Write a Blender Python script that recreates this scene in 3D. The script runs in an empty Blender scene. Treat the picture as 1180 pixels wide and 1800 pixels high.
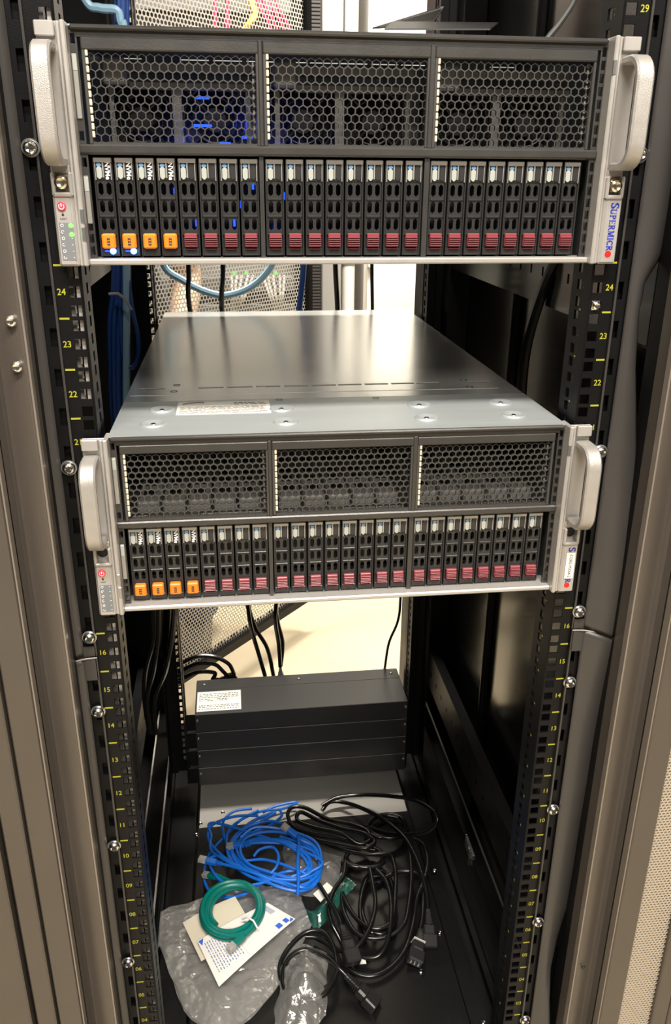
import bpy, math, random
import numpy as np
from mathutils import Vector, Matrix, noise

# ------------------------------------------------------------------ camera
SC = bpy.context.scene
COL = SC.collection
CX, CY, CZ = -0.10101636, -0.74612818, 1.15760181
YAW, PITCH, ROLL, FPX = -0.12419995, 1.18795739, 0.00724923, 1451.736
CROT = Matrix.Rotation(YAW, 3, 'Z') @ Matrix.Rotation(PITCH, 3, 'X') @ Matrix.Rotation(ROLL, 3, 'Z')
cam_data = bpy.data.cameras.new('camera')
cam_data.sensor_fit = 'HORIZONTAL'
cam_data.sensor_width = 36.0
cam_data.lens = FPX / 1180 * 36.0
cam_data.clip_start = 0.02
cam = bpy.data.objects.new('camera', cam_data)
cam.matrix_world = Matrix.Translation((CX, CY, CZ)) @ CROT.to_4x4()
COL.objects.link(cam)
SC.camera = cam
SC.view_settings.view_transform = 'Standard'
SC.view_settings.look = 'None'
SC.view_settings.gamma = 1.0
SC.view_settings.use_curve_mapping = False
SC.view_settings.exposure = 0.0

# ------------------------------------------------------------------ light
world = bpy.data.worlds.new('world')
world.use_nodes = True
world.node_tree.nodes['Background'].inputs[0].default_value = (1.0, 0.93, 0.84, 1)
world.node_tree.nodes['Background'].inputs[1].default_value = 0.10
SC.world = world

def area(name, loc, aim, sx, sy, power, col):
    l = bpy.data.lights.new(name, 'AREA')
    l.shape = 'RECTANGLE'; l.size = sx; l.size_y = sy; l.energy = power; l.color = col
    o = bpy.data.objects.new(name, l)
    o.location = loc
    o.rotation_euler = (Vector(aim) - Vector(loc)).to_track_quat('-Z', 'Y').to_euler()
    COL.objects.link(o)
    return o
area('front_ceiling_lamp', (-0.1, -1.05, 2.62), (-0.1, -1.05, 0), 1.3, 0.22, 105, (1.0, 0.93, 0.84))
area('far_front_ceiling_lamp', (0.3, -2.4, 2.62), (0.2, -1.2, 0.4), 1.3, 0.4, 60, (1.0, 0.93, 0.84))
area('rear_ceiling_lamp', (0.30, 1.30, 2.62), (0.30, 1.30, 0), 1.2, 0.18, 165, (1.0, 0.92, 0.80))

# ------------------------------------------------------------------ helpers
U = 0.04445
def ray(px, py):
    return CROT @ Vector(((px - 590) / FPX, -(py - 900) / FPX, -1.0))
def onp(px, py, ax, c):          # where a line of sight meets a real plane of the rack
    d = ray(px, py); o = Vector((CX, CY, CZ))
    return o + d * ((c - o[ax]) / d[ax])

MATS = {}
def mat(name, col, rough=0.5, metal=0.0, bump=0.0, bscale=200.0, var=0.0, vscale=30.0, spec=0.5,
        emit=None, estr=0.0, aniso=None, coat=0.0):
    if name in MATS: return MATS[name]
    m = bpy.data.materials.new(name); m.use_nodes = True
    nt = m.node_tree; b = nt.nodes['Principled BSDF']
    b.inputs['Base Color'].default_value = (*col, 1)
    b.inputs['Roughness'].default_value = rough
    b.inputs['Metallic'].default_value = metal
    b.inputs['Specular IOR Level'].default_value = spec
    b.inputs['Coat Weight'].default_value = coat
    tc = nt.nodes.new('ShaderNodeTexCoord')
    if emit:
        b.inputs['Emission Color'].default_value = (*emit, 1)
        b.inputs['Emission Strength'].default_value = estr
    src = tc.outputs['Object']
    if aniso:
        mp = nt.nodes.new('ShaderNodeMapping'); mp.inputs['Scale'].default_value = aniso
        nt.links.new(src, mp.inputs['Vector']); src = mp.outputs['Vector']
    if bump > 0:
        n = nt.nodes.new('ShaderNodeTexNoise'); n.inputs['Scale'].default_value = bscale
        n.inputs['Detail'].default_value = 3
        nt.links.new(src, n.inputs['Vector'])
        bp = nt.nodes.new('ShaderNodeBump'); bp.inputs['Strength'].default_value = bump
        bp.inputs['Distance'].default_value = 0.001
        nt.links.new(n.outputs['Fac'], bp.inputs['Height'])
        nt.links.new(bp.outputs['Normal'], b.inputs['Normal'])
    if var > 0:
        n = nt.nodes.new('ShaderNodeTexNoise'); n.inputs['Scale'].default_value = vscale
        n.inputs['Detail'].default_value = 4
        nt.links.new(src, n.inputs['Vector'])
        r = nt.nodes.new('ShaderNodeValToRGB')
        r.color_ramp.elements[0].position = 0.3; r.color_ramp.elements[1].position = 0.7
        r.color_ramp.elements[0].color = (*[c * (1 - var) for c in col], 1)
        r.color_ramp.elements[1].color = (*[min(1, c * (1 + var)) for c in col], 1)
        nt.links.new(n.outputs['Fac'], r.inputs['Fac'])
        nt.links.new(r.outputs['Color'], b.inputs['Base Color'])
        mr = nt.nodes.new('ShaderNodeMapRange')
        mr.inputs['To Min'].default_value = rough * 0.85; mr.inputs['To Max'].default_value = min(1, rough * 1.15)
        nt.links.new(n.outputs['Fac'], mr.inputs['Value']); nt.links.new(mr.outputs['Result'], b.inputs['Roughness'])
    MATS[name] = m
    return m

BLACKP = mat('black powder coat', (0.0045, 0.0045, 0.005), 0.42, 0, 0.15, 900, 0.3, 12, 0.2)
BLACKS = mat('satin black panel', (0.006, 0.0058, 0.0055), 0.16, 0, 0.04, 30, 0.2, 6, 0.5)
BROWNP = mat('grey brown painted steel', (0.100, 0.086, 0.073), 0.38, 0.35, 0.12, 700, 0.06, 8)
BROWN_HIGHLIGHT = mat('grey brown edge highlight', (0.24, 0.21, 0.18), 0.32, 0.3)  # paler copy of the frame brown, bright edge reflections put into colour
BAFF = mat('grey plastic sheet', (0.042, 0.039, 0.037), 0.34, 0, 0.06, 30, 0.08, 9)
BAFFE = mat('sheet edge', (0.32, 0.30, 0.27), 0.5)
STEEL = mat('zinc plated steel', (0.46, 0.48, 0.49), 0.33, 0.92, 0.03, 40, 0.05, 5, aniso=(1, 1, 1))
LIDST = mat('brushed lid steel', (0.74, 0.755, 0.74), 0.21, 0.72, 0.0, 40, 0.03, 6, aniso=(0.5, 6, 1))
LIDF = mat('front lid steel', (0.50, 0.54, 0.55), 0.38, 0.50, 0.06, 60, 0.04, 9, aniso=(0.6, 10, 1))
SILV = mat('silver painted aluminium', (0.45, 0.43, 0.405), 0.36, 0.40, 0.10, 1500, 0.03, 50)
SILVR = mat('cast silver handle', (0.43, 0.41, 0.385), 0.40, 0.50, 0.35, 1400, 0.05, 60)
CHROME = mat('bright screw metal', (0.85, 0.84, 0.82), 0.16, 1.0)
BRASS = mat('nickel thumbscrew', (0.72, 0.66, 0.52), 0.22, 1.0)
DGREY = mat('dark grey bezel metal', (0.075, 0.073, 0.07), 0.34, 0.6, 0.08, 500, 0.08, 30)
HEXM = mat('grey honeycomb metal', (0.105, 0.102, 0.097), 0.33, 0.6, 0.06, 500)
TRAYM = mat('dark tray plastic', (0.03, 0.03, 0.03), 0.34, 0.15, 0.08, 900)
TRAYT = mat('tray top grey', (0.38, 0.37, 0.35), 0.34, 0.5)
ORANGE = mat('orange latch', (0.80, 0.20, 0.012), 0.45)
MAROON = mat('maroon latch', (0.23, 0.045, 0.055), 0.36)
PILLW = mat('white pill', (0.36, 0.38, 0.35), 0.3)
PILLB = mat('blue pill', (0.12, 0.27, 0.50), 0.3)
WHITE = mat('white print', (0.85, 0.85, 0.83), 0.5)
PAPER = mat('white sticker', (0.78, 0.75, 0.69), 0.55, 0, 0, 1, 0.03, 40)
INK = mat('black ink', (0.03, 0.03, 0.03), 0.6)
BLUEI = mat('blue ink', (0.03, 0.045, 0.42), 0.5)
REDI = mat('red ink', (0.85, 0.015, 0.015), 0.4)
PINKI = mat('button red', (0.80, 0.05, 0.09), 0.4)
YEL = mat('yellow print', (0.34, 0.33, 0.025), 0.5)
GREYI = mat('grey indicator panel', (0.17, 0.18, 0.19), 0.4)
IVORY = mat('ivory gasket', (0.62, 0.54, 0.42), 0.7, 0, 0.2, 300)
DARK = mat('dark interior', (0.012, 0.012, 0.013), 0.6)
FANM = mat('fan plastic', (0.03, 0.03, 0.032), 0.35)
INTM = mat('inner bracket metal', (0.36, 0.35, 0.33), 0.4, 0.5)
CABK = mat('black rubber cable', (0.006, 0.006, 0.006), 0.24, 0, 0.04, 400, 0, 1, 0.6)
CABB = mat('blue cable', (0.006, 0.15, 0.66), 0.40)
CABN = mat('navy cable', (0.01, 0.05, 0.22), 0.4)
CABG = mat('green cable', (0.0, 0.17, 0.14), 0.32)
CABL = mat('pale blue cable', (0.25, 0.42, 0.55), 0.35)
CABR = mat('crimson cable', (0.45, 0.02, 0.10), 0.45)
CABY = mat('yellow cable', (0.75, 0.55, 0.08), 0.45)
CABGR = mat('grey cable', (0.42, 0.41, 0.38), 0.45)
CREAM = mat('cream paper', (0.72, 0.66, 0.52), 0.6, 0, 0.05, 60, 0.04, 20)
FLOORM = mat('cream floor tile', (0.70, 0.60, 0.43), 0.35, 0, 0.03, 40, 0.05, 4)
WALLM = mat('white wall paint', (0.80, 0.77, 0.70), 0.6, 0, 0.05, 200, 0.02, 3)
WHITEM = mat('white enamel', (0.78, 0.76, 0.71), 0.25)
MESHM = mat('grey perforated steel', (0.60, 0.57, 0.51), 0.45, 0.2)
TANM = mat('beige perforated steel', (0.50, 0.44, 0.36), 0.42, 0.3)
SHELFM = mat('black base plate', (0.006, 0.006, 0.006), 0.26, 0, 0.06, 300, 0.25, 10, 0.4)
RUNM = mat('grey runner metal', (0.20, 0.19, 0.18), 0.35, 0.7)
def glow(name, col, s): return mat(name, (0.02, 0.02, 0.02), 0.4, emit=col, estr=s)
LEDG = glow('green led', (0.10, 1.0, 0.06), 5.0)
LEDB = glow('blue led', (0.01, 0.06, 1.0), 3.0)
LEDBW = glow('bright blue led', (0.10, 0.35, 1.0), 9.0)

class MB:
    def __init__(s): s.v = []; s.f = []
    def add(s, vs, fs):
        n = len(s.v); s.v += [tuple(p) for p in vs]; s.f += [tuple(i + n for i in f) for f in fs]; return s
    def box(s, x0, x1, y0, y1, z0, z1, b=0.0):
        if x0 > x1: x0, x1 = x1, x0
        if y0 > y1: y0, y1 = y1, y0
        if z0 > z1: z0, z1 = z1, z0
        b = min(b, (x1-x0)*.45, (y1-y0)*.45, (z1-z0)*.45)
        if b <= 0:
            vs = [(x, y, z) for x in (x0, x1) for y in (y0, y1) for z in (z0, z1)]
            return s.add(vs, [(0,1,3,2),(4,6,7,5),(0,4,5,1),(2,3,7,6),(0,2,6,4),(1,5,7,3)])
        # chamfered box: three verts per corner
        vs = []; idx = {}
        for i, (x, sx) in enumerate(((x0, 1), (x1, -1))):
            for j, (y, sy) in enumerate(((y0, 1), (y1, -1))):
                for k, (z, sz) in enumerate(((z0, 1), (z1, -1))):
                    idx[i, j, k] = len(vs)
                    vs += [(x, y+sy*b, z+sz*b), (x+sx*b, y, z+sz*b), (x+sx*b, y+sy*b, z)]
        I = lambda i, j, k, a: idx[i, j, k] + a
        fs = [(I(0,0,0,0),I(0,0,1,0),I(0,1,1,0),I(0,1,0,0)), (I(1,0,0,0),I(1,1,0,0),I(1,1,1,0),I(1,0,1,0)),
              (I(0,0,0,1),I(1,0,0,1),I(1,0,1,1),I(0,0,1,1)), (I(0,1,0,1),I(0,1,1,1),I(1,1,1,1),I(1,1,0,1)),
              (I(0,0,0,2),I(0,1,0,2),I(1,1,0,2),I(1,0,0,2)), (I(0,0,1,2),I(1,0,1,2),I(1,1,1,2),I(0,1,1,2))]
        for j in (0, 1):
            for k in (0, 1): fs.append((I(0,j,k,1),I(1,j,k,1),I(1,j,k,2),I(0,j,k,2)))
        for i in (0, 1):
            for k in (0, 1): fs.append((I(i,0,k,0),I(i,1,k,0),I(i,1,k,2),I(i,0,k,2)))
        for i in (0, 1):
            for j in (0, 1): fs.append((I(i,j,0,0),I(i,j,1,0),I(i,j,1,1),I(i,j,0,1)))
        for i in (0, 1):
            for j in (0, 1):
                for k in (0, 1): fs.append((I(i,j,k,0),I(i,j,k,1),I(i,j,k,2)))
        return s.add(vs, fs)
    def prism(s, poly, ax, a, b):
        """poly in the two other axes (in xyz order), extruded along axis ax from a to b"""
        n = len(poly)
        def P(p, t):
            q = list(p); q.insert(ax, t); return q
        vs = [P(p, a) for p in poly] + [P(p, b) for p in poly]
        fs = [tuple(range(n)), tuple(range(2*n-1, n-1, -1))] + [(i, (i+1) % n, n+(i+1) % n, n+i) for i in range(n)]
        return s.add(vs, fs)
    def cyl(s, c, r, h, axis='y', n=16, r2=None):
        r2 = r if r2 is None else r2
        c = Vector(c)
        A = {'x': (Vector((1,0,0)), Vector((0,1,0)), Vector((0,0,1))), 'y': (Vector((0,1,0)), Vector((0,0,1)), Vector((1,0,0))),
             'z': (Vector((0,0,1)), Vector((1,0,0)), Vector((0,1,0)))}[axis]
        vs = []
        for t, rr in ((0, r), (h, r2)):
            for i in range(n):
                a = 2*math.pi*i/n
                vs.append(c + A[0]*t + A[1]*(rr*math.cos(a)) + A[2]*(rr*math.sin(a)))
        fs = [tuple(range(n-1, -1, -1)), tuple(range(n, 2*n))] + [(i, (i+1) % n, n+(i+1) % n, n+i) for i in range(n)]
        return s.add(vs, fs)
    def lathe(s, c, prof, axis='y', n=20):
        """prof: (radius, along axis) list"""
        c = Vector(c)
        A = {'x': (Vector((1,0,0)), Vector((0,1,0)), Vector((0,0,1))), 'y': (Vector((0,1,0)), Vector((0,0,1)), Vector((1,0,0))),
             'z': (Vector((0,0,1)), Vector((1,0,0)), Vector((0,1,0)))}[axis]
        vs = []; fs = []
        for (r, h) in prof:
            for i in range(n):
                a = 2*math.pi*i/n
                vs.append(c + A[0]*h + A[1]*(r*math.cos(a)) + A[2]*(r*math.sin(a)))
        for k in range(len(prof)-1):
            for i in range(n):
                fs.append((k*n+i, k*n+(i+1) % n, (k+1)*n+(i+1) % n, (k+1)*n+i))
        fs.append(tuple(range((len(prof)-1)*n, len(prof)*n)))
        return s.add(vs, fs)
    def plate(s, us, vs, hole, axu, axv, axt, t0, t1):
        """plate of grid cells with real rectangular openings and wall thickness"""
        us = sorted(set(round(u, 6) for u in us)); vs = sorted(set(round(v, 6) for v in vs))
        nu, nv = len(us)-1, len(vs)-1
        H = [[hole((us[i]+us[i+1])/2, (vs[j]+vs[j+1])/2) for j in range(nv)] for i in range(nu)]
        ids = {}
        def V(i, j, k):
            if (i, j, k) not in ids:
                p = [0, 0, 0]; p[axu] = us[i]; p[axv] = vs[j]; p[axt] = (t0, t1)[k]
                ids[i, j, k] = len(s.v); s.v.append(tuple(p))
            return ids[i, j, k]
        F = s.f
        solid = lambda i, j: 0 <= i < nu and 0 <= j < nv and not H[i][j]
        for i in range(nu):
            for j in range(nv):
                if H[i][j]: continue
                F.append((V(i,j,0), V(i+1,j,0), V(i+1,j+1,0), V(i,j+1,0)))
                F.append((V(i,j,1), V(i,j+1,1), V(i+1,j+1,1), V(i+1,j,1)))
                if not solid(i-1, j): F.append((V(i,j,0), V(i,j+1,0), V(i,j+1,1), V(i,j,1)))
                if not solid(i+1, j): F.append((V(i+1,j,0), V(i+1,j,1), V(i+1,j+1,1), V(i+1,j+1,0)))
                if not solid(i, j-1): F.append((V(i,j,0), V(i,j,1), V(i+1,j,1), V(i+1,j,0)))
                if not solid(i, j+1): F.append((V(i,j+1,0), V(i+1,j+1,0), V(i+1,j+1,1), V(i,j+1,1)))
        return s
    def rings(s, cells, fn, depth=True):
        """cells: (outer polygon, inner polygon) with equal counts; fn(u, v, k) -> point, k = 0 front, 1 back"""
        for out, inn in cells:
            n = len(out); b = len(s.v)
            s.v += [fn(u, v, 0) for u, v in out] + [fn(u, v, 0) for u, v in inn]
            for i in range(n):
                j = (i+1) % n
                s.f.append((b+i, b+j, b+n+j, b+n+i))
            if depth:
                s.v += [fn(u, v, 1) for u, v in inn]
                for i in range(n):
                    j = (i+1) % n
                    s.f.append((b+n+i, b+n+j, b+2*n+j, b+2*n+i))
        return s
    def tube(s, pts, r, n=8, cap=True):
        pts = [Vector(p) for p in pts]
        if len(pts) < 2: return s
        T = []
        for i in range(len(pts)):
            a = pts[max(0, i-1)]; b = pts[min(len(pts)-1, i+1)]
            d = (b-a); T.append(d.normalized() if d.length > 1e-9 else Vector((0, 0, 1)))
        up = Vector((0, 0, 1)) if abs(T[0].z) < 0.9 else Vector((1, 0, 0))
        N = (up - T[0]*up.dot(T[0])).normalized()
        base = len(s.v)
        for i, p in enumerate(pts):
            N = (N - T[i]*N.dot(T[i]))
            N = N.normalized() if N.length > 1e-6 else Vector((1, 0, 0))
            B = T[i].cross(N)
            rr = r(i/(len(pts)-1)) if callable(r) else r
            for k in range(n):
                a = 2*math.pi*k/n
                s.v.append(tuple(p + N*(rr*math.cos(a)) + B*(rr*math.sin(a))))
        for i in range(len(pts)-1):
            for k in range(n):
                a = base+i*n; s.f.append((a+k, a+(k+1) % n, a+n+(k+1) % n, a+n+k))
        if cap:
            s.f.append(tuple(base+k for k in range(n-1, -1, -1)))
            e = base+(len(pts)-1)*n
            s.f.append(tuple(e+k for k in range(n)))
        return s
    def rot(s, M, start=0):
        for i in range(start, len(s.v)): s.v[i] = tuple(M @ Vector(s.v[i]))
        return s
    def mesh(s, name, m, smooth=False, off=None):
        me = bpy.data.meshes.new(name)
        vs = s.v if off is None else [(p[0]-off[0], p[1]-off[1], p[2]-off[2]) for p in s.v]
        me.from_pydata(vs, [], s.f)
        if m: me.materials.append(m)
        if smooth:
            me.polygons.foreach_set('use_smooth', [True]*len(me.polygons))
            me.set_sharp_from_angle(angle=math.radians(40))
        me.update()
        return me
    def build(s, name, m, parent=None, smooth=False, world=False):
        off = wloc(parent) if (world and parent) else None
        o = bpy.data.objects.new(name, s.mesh(name, m, smooth, off))
        COL.objects.link(o); o.parent = parent
        return o

def wloc(o):
    p = Vector((0, 0, 0))
    while o: p += Vector(o.location); o = o.parent
    return p
def thing(name, label, cat, loc=(0, 0, 0), group=None):
    o = bpy.data.objects.new(name, None); o.empty_display_size = 0.02
    o.location = loc; COL.objects.link(o)
    o['label'] = label; o['category'] = cat
    if group: o['group'] = group
    return o
def tag(o, label, cat, group=None):
    o['label'] = label; o['category'] = cat
    if group: o['group'] = group
    return o
def dup(o, parent, loc=None, name=None):
    c = o.copy(); COL.objects.link(c); c.parent = parent
    if loc is not None: c.location = loc
    return c
def dup_tree(o, parent, loc=None):
    c = dup(o, parent, loc)
    for ch in list(o.children): dup_tree(ch, c)
    return c
def spline(pts, k=8, closed=False):
    P = [Vector(p) for p in pts]; out = []; n = len(P)
    rng = range(n) if closed else range(n-1)
    for i in rng:
        p0 = P[(i-1) % n] if closed or i > 0 else P[0]; p1 = P[i]; p2 = P[(i+1) % n]
        p3 = P[(i+2) % n] if closed or i+2 < n else P[n-1]
        for j in range(k):
            t = j/k
            out.append(0.5*((2*p1)+(-p0+p2)*t+(2*p0-5*p1+4*p2-p3)*t*t+(-p0+3*p1-3*p2+p3)*t*t*t))
    if not closed: out.append(P[-1])
    return out
TXT = {}
def text_mesh(s, m, size=1.0, bold=0.0, align='CENTER'):
    key = (s, m.name, size, bold, align)
    if key in TXT: return TXT[key]
    c = bpy.data.curves.new('print', 'FONT'); c.body = s; c.size = size
    c.align_x = align; c.align_y = 'CENTER'; c.offset = bold; c.resolution_u = 3
    o = bpy.data.objects.new('print', c)
    COL.objects.link(o)
    dg = bpy.context.evaluated_depsgraph_get()
    me = bpy.data.meshes.new_from_object(o.evaluated_get(dg))
    me.materials.clear(); me.materials.append(m)
    bpy.data.objects.remove(o); bpy.data.curves.remove(c)
    TXT[key] = me
    return me
def put_text(name, s, m, size, loc, rot, parent, bold=0.0, align='CENTER', sx=1.0):
    o = bpy.data.objects.new(name, text_mesh(s, m, size, bold, align))
    o.location = loc; o.rotation_euler = rot; o.scale = (sx, 1, 1); o.parent = parent
    COL.objects.link(o)
    return o
R90 = math.pi/2

# ------------------------------------------------------------------ room shell
def struct(name, mb, m):
    o = mb.build(name, m); o['kind'] = 'structure'; return o
FZ = -0.12
struct('floor', MB().box(-3, 4, -3.5, 3.4, FZ-0.05, FZ), FLOORM)
struct('wall_back', MB().box(-3, 4, 3.2, 3.3, FZ, 2.9), WALLM)
struct('ceiling', MB().box(-3, 4, -3.5, 3.4, 2.85, 2.9), WALLM)

# ------------------------------------------------------------------ the open rack cabinet
RACK = thing('equipment_rack', 'tall black open equipment rack holding the two silver edged servers', 'rack', (0, 0, FZ))
def rk(name, mb, m, smooth=False, parent=None): return mb.build(name, m, parent or RACK, smooth, world=True)

HOLES = []                       # three square openings in each rack unit
for n in range(1, 42):
    for d in (-0.3572*U, 0.0, 0.3572*U): HOLES.append(n*U + d)
HH = 0.0047
ZT = 41.6*U
def rail(side, y0, front=True):
    s = side
    u0, u1 = (0.2275, 0.2640)
    us = [s*u0, s*0.2290, s*0.2386, s*u1]
    obl = [(s*0.2535, 0.0045)]
    OB = [k for k in np.arange(0.07, 1.84, 0.0355)]
    vs = [-0.005, ZT]
    for z in HOLES: vs += [z-HH, z+HH]
    for z in OB: vs += [z-0.008, z+0.008]
    us += [s*0.2525, s*0.2585]
    def hole(u, v):
        a = abs(u)
        if 0.2290 < a < 0.2386: return any(abs(v-z) < HH for z in HOLES)
        if 0.2525 < a < 0.2585: return any(abs(v-z) < 0.008 for z in OB)
        return False
    mb = MB().plate(us, vs, hole, 0, 2, 1, y0, y0+(0.002 if front else -0.002))
    # side flange with its own column of openings
    sg = 1 if front else -1
    ya, yb = y0+sg*0.002, y0+sg*0.046
    vs2 = [-0.005, ZT]
    for z in HOLES: vs2 += [z-HH, z+HH]
    def hole2(u, v): return y0+sg*0.028 - .0045 < u < y0+sg*0.028 + .0045 and any(abs(v-z) < HH for z in HOLES)
    mb.plate([ya, y0+sg*0.028-.0045, y0+sg*0.028+.0045, yb], vs2, hole2, 1, 2, 0, s*0.2275, s*0.2295)
    # rolled bead along the inner edge
    mb.box(s*0.2262, s*0.2278, y0-0.0016*sg, y0+0.016*sg, -0.005, ZT, 0.0006)
    mb.box(s*0.262, s*0.264, y0+0.002*sg, y0+0.05*sg, -0.005, ZT)
    mb.box(s*0.2505, s*0.2622, y0+0.0075*sg, y0+0.0085*sg, -0.005, ZT)  # added backing strip that keeps the oblong openings dark
    return rk('mounting_rail', mb, BLACKP)
RAILS = {}
for s in (-1, 1):
    RAILS[s] = rail(s, 0.0)
    RAILS[s, 'r'] = rail(s, 0.70, False)
# printed unit numbers and half-unit ticks, sub-parts of their rail
tick = MB().box(-0.0042, 0.0042, -0.0003, 0, -0.0008, 0.0008).mesh('unit_tick', YEL)
for s in (-1, 1):
    for n in range(1, 31):
        if n in (17, 18, 19, 20, 25, 26, 27, 28): continue          # covered by the servers' ears
        label = '%02d' % n
        t = put_text('unit_number', label, YEL, 0.0078, (s*0.2448, -0.0004, n*U-FZ), (R90, 0, 0), RAILS[s], 0.0001, sx=0.95)
        o = bpy.data.objects.new('unit_tick', tick); COL.objects.link(o); o.parent = RAILS[s]
        o.location = (s*0.2448, -0.0001, (n+.5)*U-FZ)
# numbers on the inner face of the right rail's flange
for n in range(1, 31):
    put_text('flange_number', '%02d' % n, YEL, 0.0075, (0.2270, 0.0155, n*U-FZ), (R90, 0, -R90), RAILS[1], sx=0.8)
    o = bpy.data.objects.new('flange_tick', tick); COL.objects.link(o); o.parent = RAILS[1]
    o.location = (0.2271, 0.0175, (n+.5)*U-FZ); o.rotation_euler = (0, 0, -R90); o.scale = (0.7, 1, 1)

# added pale strip, stands in for the lit flange seen through left rail openings
def lit_flange_strip(z0, z1):
    mb = MB()
    mb.box(-0.2465, -0.2345, 0.016, 0.0175, z0, z1)
    mb.box(-0.2342, -0.2298, 0.0045, 0.0060, z0, z1)
    mb.box(-0.2342, -0.2330, 0.0045, 0.0175, z0, z1)
    for n in HOLES:
        if z0 < n < z1: mb.box(-0.2370, -0.2350, 0.0120, 0.0158, n-0.004, n+0.004)
    return mb
rk('lit_flange_strip', lit_flange_strip(0.02, 14.9*U), RUNM)
rk('lit_flange_strip', lit_flange_strip(14.9*U, 16.9*U), SILV)
rk('lit_flange_strip', lit_flange_strip(21.8*U, 29.5*U), SILV)

# pan head screws on both rails
def screw_bm(r=0.0062, h=0.0055):
    mb = MB().lathe((0, 0, 0), [(r*0.95, 0), (r, -h*0.35), (r*0.86, -h*0.75), (r*0.55, -h*0.97), (r*0.2, -h*0.8)], 'y', 18)
    return mb
scr = screw_bm().mesh('rail_screw', CHROME, True)
cross = MB().box(-0.0032, 0.0032, -0.0057, -0.003, -0.0006, 0.0006)
cross.box(-0.0006, 0.0006, -0.0057, -0.003, -0.0032, 0.0032)
crossm = cross.mesh('cross_slot', INK)
wash = MB().cyl((0, 0, 0), 0.0072, -0.0010, 'y', 18).mesh('washer', STEEL)
for s, zs in ((-1, (1.1793, 0.9104, 0.7317, 0.6432, 0.4639, 0.2842, 0.1045)), (1, (1.1793, 0.9095, 0.7304, 0.6413, 0.4633, 0.2830, 0.1045))):
    for i, z in enumerate(zs):
        o = bpy.data.objects.new('rail_screw', scr); COL.objects.link(o); o.parent = RACK
        o.location = (s*0.2552, -0.0035, z-FZ); o.rotation_euler = (0, 0.6*i, 0)
        for me in (crossm, wash):
            c = bpy.data.objects.new(me.name.split('.')[0], me); COL.objects.link(c); c.parent = o
            if me is wash: c.location = (0, 0.0005, 0)

# flexible grey blanking sheets beside the rails
def sheet(s, z0f, z1f, outer, slot, yo, name='blanking_sheet'):
    """body from the slot outward, rib and bridges inward; edges follow outer(z)"""
    mb = MB(); NU, NZ = 10, 90
    def Y(u, z):
        w = outer(z)-0.2625
        return yo - 0.004*math.sin(u*math.pi) - 0.010*u*u*math.sin(z*9+s) + (0.0015*math.sin(z*21+2*s))*u
    vs = []; fs = []
    for i in range(NU+1):
        u = i/NU
        for j in range(NZ+1):
            v = j/NZ
            x = 0.2625
            for _ in range(2):
                z = z0f(x)+(z1f(x)-z0f(x))*v
                x = 0.2625 + (outer(z)-0.2625)*u
            vs.append((s*x, Y(u, z), z))
    for i in range(NU):
        for j in range(NZ):
            a = i*(NZ+1)+j
            fs.append((a, a+1, a+NZ+2, a+NZ+1))
    mb.add(vs, fs)
    # inner rib beside the numbers and the bridges across the slot
    zi0, zi1 = z0f(0.25), z1f(0.25)
    mb.box(s*0.2500, s*0.2514, yo-0.0006, yo+0.0006, zi0, zi1)
    a, b = slot
    if zi0 < a: mb.box(s*0.2512, s*0.2627, yo-0.0006, yo+0.0006, zi0, a)
    if zi1 > b: mb.box(s*0.2512, s*0.2627, yo-0.0006, yo+0.0006, b, zi1)
    ob = rk(name, mb, BAFF, True)
    sol = ob.modifiers.new('thickness', 'SOLIDIFY'); sol.thickness = 0.0009; sol.offset = 0
    return ob
R_OUT = [onp(px, py, 1, -0.012) for px, py in ((1196, 380), (1180, 455), (1150, 500), (1137, 560), (1129, 650), (1128, 720), (1124, 860), (1110, 960),
    (1092, 1080), (1079, 1140), (1070, 1250), (1057, 1380), (1040, 1450), (1028, 1530), (1010, 1600), (985, 1660), (970, 1710), (966, 1760), (966, 1800))]
RZ = [p.z for p in R_OUT][::-1]; RX = [p.x for p in R_OUT][::-1]
outR = lambda z: float(np.interp(z, RZ, RX))
outL = lambda z: 0.318 + 0.004*math.sin(z*7)
zseam = lambda x: 15.93*U - max(0.0, (x-0.258))**1.6*2.0
top = lambda x: 31.5*U
bot = lambda x: 0.02
sheet(1, lambda x: zseam(x)+0.0012, top, outR, (16.2*U, 31.0*U), -0.0022)
sheet(1, bot, zseam, outR, (0.06, 15.35*U), -0.0040)
sheet(-1, lambda x: zseam(x)+0.0012, top, outL, (16.2*U, 31.0*U), -0.0022)
sheet(-1, bot, zseam, outL, (0.06, 15.35*U), -0.0040)
for s in (1, -1):       # the pale cut edge of each seam
    pts = [(s*x, -0.0050-0.002*math.sin((x-.25)/.07*3.1), zseam(x)+0.0004) for x in np.linspace(0.25, outR(15.6*U) if s > 0 else 0.315, 14)]
    rk('sheet_edge', MB().tube(pts, 0.0007, 5), BAFFE)

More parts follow.
